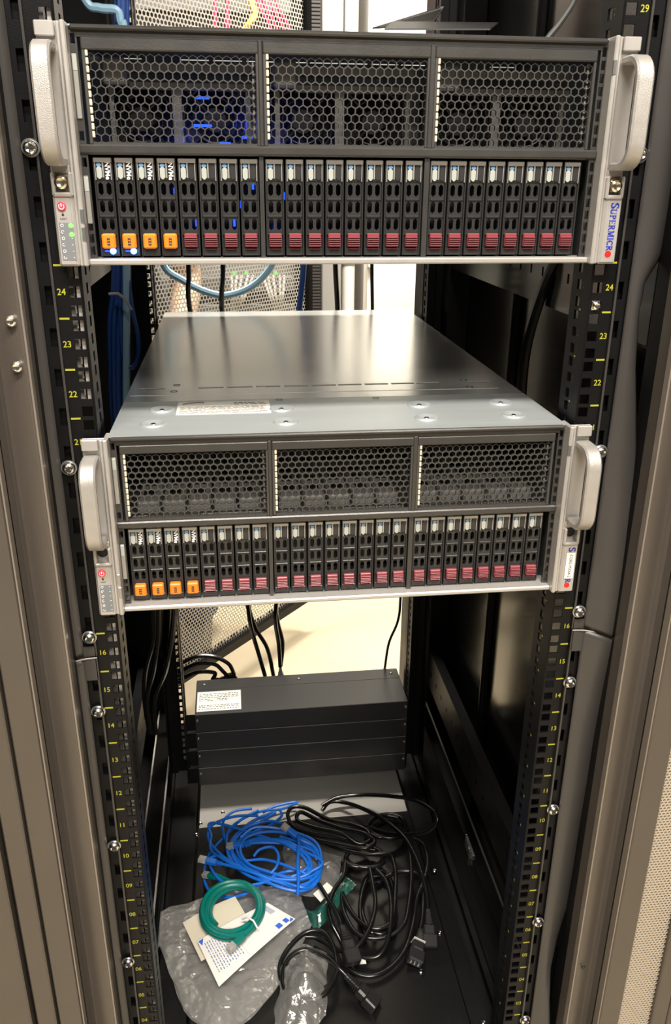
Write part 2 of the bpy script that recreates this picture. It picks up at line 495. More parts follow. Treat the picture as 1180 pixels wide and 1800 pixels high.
# frame posts: folded steel profiles, made from edges seen in the doorway plane
YP = -0.05
def xat(px, py): return onp(px, py, 1, YP).x
def post(prof, name, m, z0=FZ, z1=1.93):
    return rk(name, MB().prism([(x, y) for x, y in prof], 2, z0, z1), m)
def mean(a, b): return (a+b)/2
lA = mean(xat(152, 1400), xat(205, 1800)); lR = mean(xat(87, 1250), xat(165, 1800)); lB = mean(xat(69, 1250), xat(150, 1800))
lG1 = mean(xat(17, 1250), xat(104, 1800)); lG2 = mean(xat(-20, 1250), xat(55, 1800))
def post_profile(a, rdg, b):
    # rounded front, a small ridge, a recessed channel; a is the edge at the opening
    d = 1 if b > a else -1
    P = [(a+d*0.002, YP+0.030), (a+d*0.001, YP+0.012), (a, YP+0.004), (a+d*0.0015, YP+0.0005)]
    for t in np.linspace(0.08, 1, 7): P.append((a+d*0.002+(rdg-d*0.002-a-d*0.002)*t, YP+0.009*t**1.6))
    P += [(rdg, YP+0.0062), (rdg+d*0.0012, YP+0.012), (b-d*0.004, YP+0.014), (b-d*0.001, YP+0.006), (b-d*0.001, YP+0.030)]
    return P
post(post_profile(lA, lR, lB), 'frame_post', BROWNP)
rk('post_return', MB().box(lA-0.003, lA-0.012, YP+0.0301, YP+0.055, FZ, 1.93), BLACKP)
rk('post_edge_highlight', MB().box(lA-0.0012, lA+0.0006, YP-0.0012, YP+0.008, FZ, 1.93, 0.0004), BROWN_HIGHLIGHT)
rk('post_edge_highlight', MB().box(lB-0.0008, lB+0.0008, YP-0.0075, YP+0.004, FZ, 1.93, 0.0004), BROWN_HIGHLIGHT)
# left neighbour: two folded door panels with dark joints between them
NL = thing('neighbour_rack', 'grey brown closed rack at the left edge with plain steel panels', 'rack', (lB-0.4, YP, FZ))
def nl(name, mb, m, parent=NL): return mb.build(name, m, parent, world=True)
nl('door_panel', MB().box(lG1+0.0010, lB-0.0012, YP-0.006, YP+0.03, FZ, 1.93, 0.0015), BROWNP)
nl('door_panel', MB().box(lG2+0.0030, lG1-0.0010, YP-0.010, YP+0.03, FZ, 1.93, 0.0015), BROWNP)
nl('door_panel', MB().box(lG2-0.30, lG2-0.0020, YP-0.012, YP+0.03, FZ, 1.93, 0.0015), BROWNP)
nl('rack_body', MB().box(-1.0, -0.43, YP+0.035, 0.91, FZ, 1.95), BLACKS)
bolts = screw_bm(0.005, 0.004).mesh('bolt', CHROME, True)
for px, py in ((16, 566), (27, 647)):
    p = onp(px, py, 1, YP-0.006)
    o = bpy.data.objects.new('bolt', bolts); COL.objects.link(o); o.parent = RACK; o.location = (p.x, YP+0.0005, p.z-FZ)
# right post, neighbour's door with perforated inset
rA = mean(xat(1074, 1300), xat(997, 1800)); rR = mean(xat(1111, 1300), xat(1029, 1800)); rB = mean(xat(1134, 1300), xat(1046, 1800))
rM0 = mean(xat(1174, 1300), xat(1083, 1800)); rM1 = xat(1138, 1800); rE = xat(1163, 1800)
post(post_profile(rA, rR, rB), 'frame_post', BROWNP)
rk('post_return', MB().box(rA+0.003, rA+0.012, YP+0.0301, YP+0.055, FZ, 1.93), BLACKP)
rk('post_edge_highlight', MB().box(rA-0.0006, rA+0.0012, YP-0.0012, YP+0.008, FZ, 1.93, 0.0004), BROWN_HIGHLIGHT)
rk('post_edge_highlight', MB().box(rB-0.0008, rB+0.0008, YP-0.0075, YP+0.004, FZ, 1.93, 0.0004), BROWN_HIGHLIGHT)
rk('panel_hole', MB().lathe((mean(rA, rR)-0.002, YP-0.0005, onp(1031, 1698, 1, YP).z), [(0.0030, 0), (0.0028, -0.0006), (0.0018, 0.0), (0.0016, 0.0004)], 'y', 14), DARK)
NR = thing('neighbour_rack', 'closed rack at the right edge with a beige perforated door', 'rack', (rB+0.4, YP, FZ))
def nr(name, mb, m, smooth=False): return mb.build(name, m, NR, smooth, world=True)
nr('door_frame', MB().box(rB+0.0012, rM0, YP-0.008, YP+0.02, FZ, 1.93, 0.0015), BROWNP)
nr('door_frame', MB().box(rM1, rE, YP-0.008, YP+0.02, FZ, 1.93, 0.0015), BROWNP)
nr('door_panel', MB().box(rE+0.002, rE+0.25, YP-0.006, YP+0.02, FZ, 1.93, 0.0015), BROWNP)
nr('rack_body', MB().box(0.43, 1.0, YP+0.035, 0.98, FZ, 1.95), DARK)
def hexcells(u0, u1, v0, v1, p, fill=0.84, ang=0.0):
    cells = []; rp = p*math.sqrt(3)/2; R = p/math.sqrt(3); j = 0; v = v0+R
    while v < v1-R*0.8:
        u = u0+p/2+(p/2 if j % 2 else 0)
        while u < u1-p*0.45:
            o = [(u+R*math.cos(math.radians(30+60*k)), v+R*math.sin(math.radians(30+60*k))) for k in range(6)]
            i = [(u+R*fill*math.cos(math.radians(30+60*k)), v+R*fill*math.sin(math.radians(30+60*k))) for k in range(6)]
            cells.append((o, i)); u += p
        v += rp; j += 1
    return cells
mb = MB(); mb.rings(hexcells(rM0-0.002, rM1+0.002, FZ, 1.92, 0.0046, 0.66), lambda u, v, k: (u, YP-0.002+0.0012*k, v))
g = nr('perforated_sheet', mb, TANM); g['kind'] = 'stuff'
nr('backing', MB().box(rM0, rM1, YP+0.018, YP+0.020, FZ, 1.9), TANM)

# cabinet interior: side panels with a rib, braces, runners, base plate
XS = 0.36
for s in (1, -1):
    rk('side_panel', MB().box(s*XS, s*(XS+0.003), 0.01, 0.93, FZ, 1.93), BLACKS)
rk('unseen_roof', MB().box(-XS, XS, 0.0, 0.93, 1.93, 1.945), BLACKS)  # out of view, added to block light from above
for yb in (0.565, 0.90):
    rk('panel_rib', MB().box(XS-0.010, XS, yb-0.007, yb+0.007, FZ, 1.93, 0.002).box(XS-0.013, XS-0.008, yb-0.002, yb+0.002, FZ, 1.93), BLACKP)
for s in (1, -1):
    for zc in (1.045, 0.12):
        mb = MB()
        z0, z1 = zc-0.04, zc+0.045
        us = [0.05, 0.93]; oh = [0.09+0.045*k for k in range(18)]
        for y in oh: us += [y-0.003, y+0.003]
        mb.plate(us, [z0, zc-0.006, zc+0.006, z1], lambda u, v: abs(v-zc) < 0.006 and any(abs(u-y) < 0.003 for y in oh), 1, 2, 0, s*0.315, s*0.317)
        mb.box(s*0.315, s*0.335, 0.05, 0.93, z0-0.002, z0)
        mb.box(s*0.315, s*0.335, 0.05, 0.93, z1, z1+0.002)
        rk('depth_brace', mb, RUNM if (zc > 1 and s < 0) else BLACKS if zc > 1 else BLACKP)  # upper left brace gets paler metal for the light falling on it
# long bottom runners
def runner(x0, x1, z0, z1, m, y0=0.06, y1=0.92):
    return MB().box(x0, x1, y0, y1, z0, z1, 0.002)
rk('floor_runner', runner(0.262, 0.300, -0.035, 0.0, BLACKP), BLACKS)
rk('floor_runner', runner(-0.300, -0.262, -0.035, 0.0, BLACKP), BLACKS)
for x, z in ((-0.300, 0.035), (-0.268, 0.035)):
    rk('runner_edge', MB().box(x-0.0015, x+0.0015, 0.06, 0.92, z-0.0015, z+0.0015), SILV)
rk('floor_runner', MB().box(-0.300, -0.268, 0.06, 0.92, 0.02, 0.035, 0.001), BLACKS)
rk('runner_edge', MB().box(0.300, 0.303, 0.06, 0.92, 0.055, 0.058), mat('dim runner', (0.05, 0.05, 0.048), .4, .3))
PZ = -0.03
rk('base_plate', MB().box(-0.208, 0.216, 0.03, 0.86, PZ-0.004, PZ, 0.001), SHELFM)
rk('base_channel', MB().box(-0.262, -0.213, 0.03, 0.92, PZ-0.02, PZ-0.014, 0.001), SHELFM)
rk('base_channel', MB().box(0.220, 0.262, 0.03, 0.92, PZ-0.02, PZ-0.014, 0.001), SHELFM)
rk('lit_plate_strip', MB().box(-0.205, 0.212, 0.552, 0.86, PZ, PZ+0.0015, 0.0004), mat('lit plate grey', (0.34, 0.33, 0.31), 0.35, 0.3))  # added strip, light on the rear of the base plate put into colour
for s in (-1, 1): rk('corner_post', MB().box(s*0.266, s*XS, 0.86, 0.93, FZ, 1.93, 0.002), BLACKP)
rk('plinth', MB().box(-XS, XS, 0.0, 0.03, FZ, PZ-0.01).box(-XS, XS, 0.03, 0.93, FZ, PZ-0.03), BLACKP)
ps = screw_bm(0.0045, 0.003)
ps = ps.rot(Matrix.Rotation(-R90, 3, 'X')).mesh('plate_screw', CHROME, True)
for px, py in ((740, 1708), (773, 1640), (353, 1449), (346, 1468), (392, 1429), (764, 1531), (820, 1470), (850, 1798)):
    p = onp(px, py, 2, PZ)
    if abs(p.x) > 0.33 or p.y < .03: continue
    o = bpy.data.objects.new('plate_screw', ps); COL.objects.link(o); o.parent = RACK
    o.location = (p.x, p.y, PZ-FZ)
# bright clip on the right runner and a cage nut with screw on the right rail
rk('runner_clip', MB().box(0.297, 0.302, 0.38, 0.43, 0.0, 0.012, 0.001).box(0.293, 0.298, 0.385, 0.390, 0.0, 0.016).cyl((0.296, 0.405, 0.006), 0.004, 0.004, 'x', 12), STEEL)
rk('runner_clip', MB().box(0.262, 0.268, 0.72, 0.76, 0.03, 0.055, 0.001).cyl((0.262, 0.74, 0.045), 0.004, -0.003, 'x', 12), STEEL)
zc = 24*U-0.3572*U
rk('cage_nut', MB().box(0.2297, 0.2379, -0.0006, 0.006, zc-0.0042, zc+0.0042, 0.0008).lathe((0.2338, -0.001, zc), [(0.0038, 0), (0.0036, -0.002), (0.0024, -0.003), (0.0008, -0.0026)], 'y', 12), CHROME, True)
# beam behind the right sheet with its printed mark, four bolts
p = onp(1158, 585, 1, 0.06)
bm_y = 0.06
bz = p.z
beam = rk('cross_beam', MB().box(0.325, 0.42, bm_y, bm_y+0.02, bz-0.018, bz+0.030, 0.001), BLACKP)
put_text('printed_mark', 'D90.5', YEL, 0.0105, (onp(1140, 582, 1, bm_y).x-0, bm_y-0.0006-0, bz-FZ), (R90, 0, 0), RACK, 0.0001, 'LEFT')
for px, py in ((1144, 567), (1156, 571), (1167, 575), (1176, 578)):
    q = onp(px, py, 1, bm_y)
    o = bpy.data.objects.new('beam_bolt', ps.copy()); COL.objects.link(o); o.parent = RACK
    o.location = (q.x, bm_y-0.0002, q.z-FZ); o.rotation_euler = (R90, 0, 0); o.scale = (.7, .7, .7)
rk('inner_upright', MB().box(0.375, 0.392, 0.02, 0.06, 0.3, bz-0.03, 0.002), BLACKP)
rk('inner_upright', MB().box(0.393, 0.396, -0.01, 0.06, 0.3, bz-0.03, 0.001), RUNM)

# ------------------------------------------------------------------ servers
HT, HW = 0.178, 0.2185
TX0 = [-0.2095+0.01706*i for i in range(8)] + [-0.0690+0.01706*i for i in range(8)] + [0.0722+0.01706*i for i in range(8)]
def octa(cx, cz, w, h, c):
    w /= 2; h /= 2
    return [(cx-w, cz-h+c), (cx-w+c, cz-h), (cx+w-c, cz-h), (cx+w, cz-h+c), (cx+w, cz+h-c), (cx+w-c, cz+h), (cx-w+c, cz+h), (cx-w, cz+h-c)]
def rect8(x0, x1, z0, z1):
    a, b = x0+(x1-x0)*.25, x0+(x1-x0)*.75; c, d = z0+(z1-z0)*.25, z0+(z1-z0)*.75
    return [(x0, c), (a, z0), (b, z0), (x1, c), (x1, d), (b, z1), (a, z1), (x0, d)]
def rect8c(x0, x1, z0, z1):
    """corner-complete outline with eight verts matched to octa()"""
    c = 1e-5
    return [(x0, z0+c), (x0+c, z0), (x1-c, z0), (x1, z0+c), (x1, z1-c), (x1-c, z1), (x0+c, z1), (x0, z1-c)]
TW, TH = 0.0156, 0.0770
def tray_meshes():
    w = TW; cells = []
    zr = [(0.0188, 0.0325), (0.0325, 0.0465), (0.0465, 0.0600)]
    xs = [(0.0012, 0.0079), (0.0079, 0.0144)]
    for z0, z1 in zr:
        for i, (x0, x1) in enumerate(xs):
            cells.append((rect8c(x0, x1, z0, z1), octa((x0+x1)/2, (z0+z1)/2, 0.0040, 0.0098, 0.0017)))
    body = MB()
    body.rings(cells, lambda u, v, k: (u, 0.0025+0.003*k, v))
    body.box(0, 0.0012, 0, 0.10, 0, TH, 0.0004).box(w-0.0012, w, 0, 0.10, 0, TH, 0.0004)
    body.box(0.0012, w-0.0012, 0.0005, 0.10, TH-0.0012, TH)
    body.box(0.0012, w-0.0012, 0.0025, 0.09, 0.0, 0.0188)
    body.box(0.0008, w-0.0008, 0.0012, 0.0090, 0.0, 0.0060, 0.0006)
    body.box(0.0010, w-0.0010, 0.0016, 0.0100, 0.0600, TH-0.001, 0.0006)
    body.box(0.0012, w-0.0012, 0.020, 0.10, 0.0188, 0.0600)
    for z in (0.0322, 0.0462): body.box(0.0016, w-0.0016, 0.0014, 0.003, z-0.0012, z+0.0006, 0.0004)
    cap = MB().box(0.0004, w-0.0004, -0.0004, 0.004, 0.0735, TH+0.0002, 0.0006)
    cap.box(0.0004, 0.0019, 0.0004, 0.003, 0.0600, 0.0735).box(w-0.0019, w-0.0004, 0.0004, 0.003, 0.0600, 0.0735).box(0.0072, 0.0084, 0.0004, 0.003, 0.0620, 0.0735)
    body.box(0.0012, w-0.0012, 0.0006, 0.004, 0.0172, 0.0180)
    pill = MB().prism(octa(0.0046, 0.0658, 0.0042, 0.0098, 0.0016), 1, 0.0006, 0.0020)
    pill2 = MB().prism(octa(0.0112, 0.0670, 0.0044, 0.0118, 0.0016), 1, 0.0008, 0.0020)
    top = MB().prism(octa(0.0046, 0.0716, 0.0040, 0.0022, 0.0008), 1, 0.0005, 0.0019)
    ring = MB().cyl((0.0046, 0.0006, 0.0738), 0.0016, 0.002, 'y', 12)
    lat_o = MB().box(0.0022, w-0.0022, -0.0045, 0.0025, 0.0062, 0.0182, 0.0012)
    lat_m = MB().box(0.0024, w-0.0024, -0.0015, 0.0025, 0.0072, 0.0182, 0.0006)
    for k in range(5):
        z = 0.0078+0.0017*k
        lat_m.box(0.0026, w-0.0026, -0.0032, 0.0, z, z+0.0008, 0.0003)
    lat_m.box(0.0032, w-0.0032, -0.0012, 0.002, 0.0052, 0.0058, 0.0002)
    return [body.mesh('drive_tray', TRAYM), cap.mesh('top_cap', TRAYT), pill.mesh('label_pill', PILLW), pill2.mesh('dark_window', TRAYM),
            top.mesh('blue_window', PILLB), ring.mesh('key_dot', DGREY), lat_o.mesh('release_latch', ORANGE), lat_m.mesh('release_latch', MAROON)]
TM = tray_meshes()
MLIGHTM = MB().lathe((0.0104, 0.001, 0.0040), [(0.0025, 0), (0.0025, -0.003), (0.0016, -0.0046), (0.0004, -0.005)], 'y', 14).mesh('activity_light', LEDBW)
MLIGHT2 = MB().box(0.0034, 0.0080, -0.0006, 0.001, 0.0034, 0.0048, 0.0004).mesh('activity_light', LEDB)
LATMARK = MB()
for z in (0.0095, 0.0118, 0.0141): LATMARK.box(0.0066, 0.0090, -0.00475, -0.0044, z-0.0006, z+0.0006)
LATMARK.box(0.0066, 0.0070, -0.00475, -0.0044, 0.0095, 0.0141).box(0.0086, 0.0090, -0.00475, -0.0044, 0.0095, 0.0141)
LATMARK = LATMARK.mesh('latch_mark', INK)
NVME = text_mesh('NVMe', WHITE, 0.0052, 0.00012)
def child(name, me, parent, loc=(0, 0, 0), rot=(0, 0, 0)):
    o = bpy.data.objects.new(name, me); COL.objects.link(o); o.parent = parent; o.location = loc; o.rotation_euler = rot
    return o

BAYS = [(-0.2095, -0.0722), (-0.0690, 0.0680), (0.0715, 0.2095)]
# serif capitals for the wordmark, unit square strokes ((x,y) polylines with width)
def serif(letter):
    k, t = 0.15, 0.06
    b = lambda x, y0, y1, w=k: [(x-w/2, y0, x+w/2, y1)]
    sf = lambda x, y, w=0.34: [(x-w/2, y, x+w/2, y+t)]
    R = []; A = []
    if letter == 'S': A = [[(0.62,0.84),(0.45,0.97),(0.22,0.93),(0.12,0.76),(0.22,0.60),(0.48,0.46),(0.62,0.28),(0.54,0.09),(0.32,0.03),(0.10,0.16)]]; R = [(0.60,0.72,0.65,0.98),(0.07,0.02,0.12,0.30)]; w = 0.72
    if letter == 'U': R = b(0.18,0.3,1)+sf(0.18,0.94)+sf(0.68,0.94,0.28)+[(0.65,0.3,0.71,1)]; A = [[(0.18,0.32),(0.24,0.10),(0.42,0.04),(0.60,0.10),(0.68,0.32)]]; w = 0.86
    if letter in 'PR': R = b(0.20,0,1)+sf(0.20,0.94)+sf(0.20,0); A = [[(0.2,0.96),(0.48,0.95),(0.62,0.76),(0.48,0.54),(0.2,0.50)]]; w = 0.74
    if letter == 'R': A = A+[[(0.38,0.52),(0.55,0.25),(0.72,0.03)]]; R = R+sf(0.76,0,0.2); w = 0.88
    if letter == 'E': R = b(0.20,0,1)+[(0.1,0.94,0.62,1),(0.1,0,0.66,0.06),(0.2,0.48,0.5,0.54),(0.58,0.80,0.64,1),(0.62,0,0.68,0.22),(0.46,0.40,0.52,0.62)]; w = 0.76
    if letter == 'M': R = [(0.14,0,0.20,1)]+b(0.86,0,1)+sf(0.17,0,0.24)+sf(0.86,0,0.3)+sf(0.12,0.94,0.2)+sf(0.9,0.94,0.24); A = [[(0.18,0.98),(0.50,0.08),(0.84,0.98)]]; w = 1.06
    if letter == 'I': R = b(0.2,0,1)+sf(0.2,0.94)+sf(0.2,0); w = 0.40
    if letter == 'C': A = [[(0.70,0.80),(0.52,0.95),(0.28,0.88),(0.14,0.62),(0.14,0.36),(0.28,0.10),(0.52,0.04),(0.70,0.18)]]; R = [(0.66,0.70,0.71,0.97)]; w = 0.80
    return R, A, w
def wordmark(chars):
    """flat mesh lettering reading along +x, in the plane y = 0; returns builder and length"""
    mb = MB(); x = 0
    for ch, hgt, show in chars:
        R, A, w = serif(ch)
        if show:
            for x0, z0, x1, z1 in R: mb.box(x+x0*hgt, x+x1*hgt, -0.00012, 0.0001, z0*hgt, z1*hgt)
            for pl in A:
                for (ax, az), (bx, bz) in zip(pl, pl[1:]):
                    d = Vector((bx-ax, bz-az)); L = d.length
                    nrm = Vector((-d.y, d.x))/L
                    wd = (0.055+0.05*abs(d.y/L))
                    d = d/L*0.03
                    q = [(ax-d.x+nrm.x*wd, az-d.y+nrm.y*wd), (bx+d.x+nrm.x*wd, bz+d.y+nrm.y*wd), (bx+d.x-nrm.x*wd, bz+d.y-nrm.y*wd), (ax-d.x-nrm.x*wd, az-d.y-nrm.y*wd)]
                    mb.prism([(x+a*hgt, c*hgt) for a, c in q], 1, -0.00012, 0.0001)
        x += w*hgt
    return mb, x

def handle_mb(s):
    """bow handle standing forward of the ear, s = -1 left, 1 right"""
    mb = MB()
    x0, x1 = (0.2265, 0.2408)
    zb, zt, D = 0.0770, 0.1640, 0.034
    def prof(off):
        pts = []
        d = D-off; a, b = zb+off, zt-off
        R = 0.020 if off == 0 else 0.014
        pts.append((0.0, b)); pts.append((-(d-R), b))
        for k in range(1, 7):
            t = k/6*math.pi/2
            pts.append((-(d-R)-R*math.sin(t), b-R+R*math.cos(t)))
        for k in range(0, 7):
            t = k/6*math.pi/2
            pts.append((-(d-R)-R*math.cos(t), a+R-R*math.sin(t)))
        pts.append((0.0, a))
        return pts
    o = prof(0); i = prof(0.0065)
    n = len(o)
    c = 0.0016
    layers = [(x0, 1), (x0+c, 0), (x1-c, 0), (x1, 1)]
    vs = []
    for x, sh in layers:
        for k in range(n):
            oy, oz = o[k]; iy, iz = i[k]
            if sh: oy, oz, iy, iz = oy+(iy-oy)*.22, oz+(iz-oz)*.22, iy+(oy-iy)*.22, iz+(oz-iz)*.22
            vs.append((s*x, oy, oz))
        for k in range(n):
            oy, oz = o[k]; iy, iz = i[k]
            if sh: oy, oz, iy, iz = oy+(iy-oy)*.22, oz+(iz-oz)*.22, iy+(oy-iy)*.22, iz+(oz-iz)*.22
            vs.append((s*x, iy, iz))
    fs = []
    for L in range(3):
        a, b = L*2*n, (L+1)*2*n
        for k in range(n-1):
            fs.append((a+k, a+k+1, b+k+1, b+k)); fs.append((a+n+k, b+n+k, b+n+k+1, a+n+k+1))
    for a in (0, 3*2*n):
        for k in range(n-1): fs.append((a+k, a+n+k, a+n+k+1, a+k+1))
    mb.add(vs, fs)
    mb.rot(Matrix.Translation((0, -0.0095, 0)))
    return mb

def fan_mb(cx, cz, r, y):
    mb = MB()
    mb.cyl((cx, y, cz), r*0.36, 0.012, 'y', 20)
    n = 28
    for rr in (r*1.0, r*0.68):
        pts = [(cx+rr*math.cos(2*math.pi*k/n), y-0.003, cz+rr*math.sin(2*math.pi*k/n)) for k in range(n+1)]
        mb.tube(pts, 0.0009, 5)
    for k in range(7):
        a = 2*math.pi*k/7
        M = Matrix.Rotation(a, 3, 'Y')
        st = len(mb.v)
        pts = []
        for t in np.linspace(0.3, 0.96, 6):
            sw = (t-0.3)*0.9
            pts.append((r*t*math.cos(sw), r*t*math.sin(sw)))
        vs = [(p[0], 0.001, p[1]-0.005) for p in pts]+[(p[0], 0.010, p[1]+0.005) for p in pts]
        mb.add(vs, [(i, i+1, i+7, i+6) for i in range(5)])
        for i in range(st, len(mb.v)): mb.v[i] = tuple((M @ Vector(mb.v[i])) + Vector((cx, y, cz)))
    for k in range(4):
        a = math.pi/4+k*R90
        mb.tube([(cx+r*.3*math.cos(a), y-0.003, cz+r*.3*math.sin(a)), (cx+r*1.15*math.cos(a), y-0.003, cz+r*1.15*math.sin(a))], 0.0011, 5)
    return mb

def server(label, z0, powered):
    S = thing('rack_server', label, 'server', (0, 0, z0), 'rack servers')
    B = lambda name, mb, m, parent=S, smooth=False: mb.build(name, m, parent, smooth)
    D = 0.765
    # case: thin walls, open front
    cs = MB()
    cs.box(-HW, -HW+0.0015, 0.012, D, 0, HT-0.0016).box(HW-0.0015, HW, 0.012, D, 0, HT-0.0016)
    cs.box(-HW, HW, 0.012, D, 0, 0.0015).box(-HW, HW, D-0.0015, D, 0, HT-0.0016)
    cs.box(-HW, HW, 0.14, 0.142, 0.0015, 0.088)
    cs.box(-HW+0.0015, HW-0.0015, 0.005, 0.30, 0.086, 0.088)
    cs.box(-HW, HW, 0.30, 0.302, 0.088, HT-0.002)
    B('case', cs, STEEL)
    # lid in two sections, the rear one with a row of slots
    zt = HT
    slots = [(onp(a, 681, 2, 0.9375).x, onp(b, 681, 2, 0.9375).x) for a, b in ((245, 291), (349, 393), (399.5, 444), (450.6, 493.6), (500, 543.5),
             (549, 593), (597, 639), (645, 687.6), (693, 734.5), (739, 781), (835.6, 876))]
    ys0, ys1 = 0.183, 0.190
    us = [-HW, HW]+[v for s_ in slots for v in s_]
    B('rear_lid', MB().plate(us, [0.128, ys0, ys1, 0.767], lambda u, v: ys0 < v < ys1 and any(a < u < b for a, b in slots), 0, 1, 2, zt-0.0012, zt), LIDST)
    B('rear_lid_step', MB().box(-HW+0.02, HW-0.02, 0.153, 0.1545, zt-0.0006, zt+0.0003, 0.0002).box(-0.215, -0.19, 0.1545, 0.1555, zt-.0005, zt+.0003), LIDF)
    B('front_lid', MB().box(-HW, HW, 0.001, 0.1272, zt-0.0012, zt+0.0001), LIDF)
    B('lid_hem', MB().box(-HW+0.002, HW-0.002, -0.0035, 0.006, zt-0.0040, zt-0.0004, 0.0012), DGREY, smooth=True)
    dim = MB().lathe((0, 0, 0), [(0.0130, 0), (0.0114, 0.0016), (0.0095, 0.0014), (0.0065, -0.0002), (0.0035, -0.0006)], 'z', 22).mesh('lid_dimple', LIDF, True)
    scm = MB().lathe((0, 0, 0), [(0.0028, -0.0004), (0.0027, 0.0006), (0.0018, 0.0010), (0.0008, 0.0004)], 'z', 12).mesh('dimple_screw', CHROME, True)
    for x, y in ((-0.1760, 0.0911), (-0.1804, 0.0386), (-0.0543, 0.0839), (-0.0529, 0.0342), (0.0909, 0.0862), (0.0872, 0.0350), (0.1797, 0.0873), (0.1775, 0.0370)):
        d_ = child('lid_dimple', dim, S, (x, y, zt+0.0002))
        child('dimple_screw', scm, d_)
    # small holes near the slots
    for px, py in ((311, 677), (306, 688), (815, 668), (826, 680), (661, 700), (491, 703)):
        p = onp(px, py, 2, 0.9375)
        child('lid_hole', MB().lathe((0, 0, 0), [(0.0042, 0), (0.0040, 0.0004), (0.003, 0.0003), (0.0028, -0.0002)], 'z', 12).mesh('lid_hole', DGREY, True), S, (p.x, p.y, zt))
    st = B('lid_sticker', MB().box(-0.1610, -0.0655, 0.070, 0.1195, zt+0.0002, zt+0.0005), PAPER)
    pr = MB(); rnd = random.Random(4)
    for k, y in enumerate((0.112, 0.106, 0.0985, 0.0950, 0.0915, 0.0880, 0.0845, 0.081, 0.0775, 0.074)):
        x = -0.158 + (0.0 if k > 1 else 0.055)
        while x < -0.070:
            w = rnd.uniform(0.002, 0.009)
            if x+w > -0.068: break
            pr.box(x, x+w, y, y+(0.0022 if k < 2 else 0.0012), zt+0.0005, zt+0.00056); x += w+rnd.uniform(0.001, 0.002)
    pr.tube([(-0.156, 0.110, zt+0.0006), (-0.150, 0.114, zt+0.0006), (-0.142, 0.116, zt+0.0006), (-0.134, 0.115, zt+0.0006)], 0.0006, 4)
    pr.build('sticker_print', INK, st)
    # front frame: bars around three upper bays and three drive bays
    fr = MB()
    fr.box(-HW, HW, -0.0015, 0.008, 0.0865, 0.0935, 0.0012)
    fr.box(-HW+0.006, HW-0.006, 0.0005, 0.008, 0.1695, zt-0.0035)
    for a, b in ((-0.0728, -0.0692), (0.0672, 0.0718)):
        fr.box(a, b, -0.0008, 0.010, 0.0930, 0.1705, 0.0008)
    for a, b in ((-0.0738, -0.0702), (0.0668, 0.0712)):
        fr.box(a, b, 0.002, 0.03, 0.0045, 0.0860)
    B('front_frame', fr, DGREY)
    # vented side strips
    for s in (-1, 1):
        zz = [0.004, 0.174]; hs = []
        for k in range(17):
            z = 0.008+0.0098*k
            if s < 0 and (0.030 < z < 0.070 or 0.105 < z < 0.160): continue
            hs.append(z); zz += [z, z+0.0070]
        xa, xb = sorted((s*0.2120, s*(HW-0.0002)))
        sp = B('side_vent_strip', MB().plate([xa, xa+0.0014, xb-0.0014, xb], zz, lambda u, v: xa+0.0014 < u < xb-0.0014 and any(z < v < z+0.0070 for z in hs), 0, 2, 1, 0.001, 0.004), DGREY)
        if s < 0:
            for a, b in ((0.033, 0.070), (0.112, 0.158)):
                MB().box(xa+0.0012, xb-0.0012, -0.0004, 0.001, a, b, 0.0004).build('grey_tab', INTM, sp)
                MB().box(xa+0.0014, xb-0.0014, -0.0008, 0.001, b-0.012, b-0.001, 0.0003).build('pale_tab', PILLW, sp)
    # honeycomb bay covers
    for bi, (a, b) in enumerate(BAYS):
        g = MB()
        z0_, z1_ = 0.0935, 0.1693
        g.rings(hexcells(a+0.0025, b-0.0015, z0_+0.0006, z1_-0.0075, 0.00665, 0.865), lambda u, v, k: (u, 0.0030+0.0032*k, v))
        g.box(a, a+0.0030, 0.0005, 0.012, z0_, z1_, 0.0006).box(b-0.0025, b, 0.0005, 0.012, z0_, z1_, 0.0006)
        g.box(a, b, 0.0016, 0.006, z0_, z0_+0.0018)
        hp = B('bay_grille', g, HEXM)
        MB().box(a, b, -0.0004, 0.008, z1_-0.0085, z1_, 0.0009).build('grille_header', DGREY, hp)
        for side in (a+0.0026, b-0.0056):
            gk = MB()
            nk = 11
            for k in range(nk):
                z = z0_+0.005+k*0.0058
                gk.box(side, side+0.0022, *((0.0004, 0.0026) if side < a+0.01 else (0.0068, 0.0090)), z, z+0.0048, 0.0005)
            if side < a+0.01 or bi != 1: gk.build('edge_gasket', IVORY if side < a+0.01 else INTM, hp)
    # behind the grilles
    if powered:
        for bi, (a, b) in enumerate(BAYS):
            w = b-a
            br = MB()
            br.box(a+0.01, b-0.002, 0.055, 0.060, 0.152, 0.158).box(a+0.03, b-0.002, 0.048, 0.052, 0.138, 0.1435)
            br.box(a+0.012, a+0.016, 0.05, 0.055, 0.09, 0.158).box(a+w*.5-0.004, a+w*.5+0.004, 0.050, 0.055, 0.09, 0.142)
            br.box(b-0.010, b-0.006, 0.05, 0.055, 0.09, 0.142).box(a+0.01, a+0.03, 0.03, 0.048, 0.140, 0.160, 0.002)
            br.box(a+0.01, b-0.004, 0.02, 0.06, 0.0885, 0.0900)
            B('fan_bracket', br, INTM)
            for k in (0.27, 0.73):
                f = B('cooling_fan', fan_mb(a+w*k, 0.116, 0.027, 0.062), FANM)
                MB().box(a+w*k-0.031, a+w*k+0.031, 0.080, 0.082, 0.090, 0.145).build('fan_back', DARK, f)
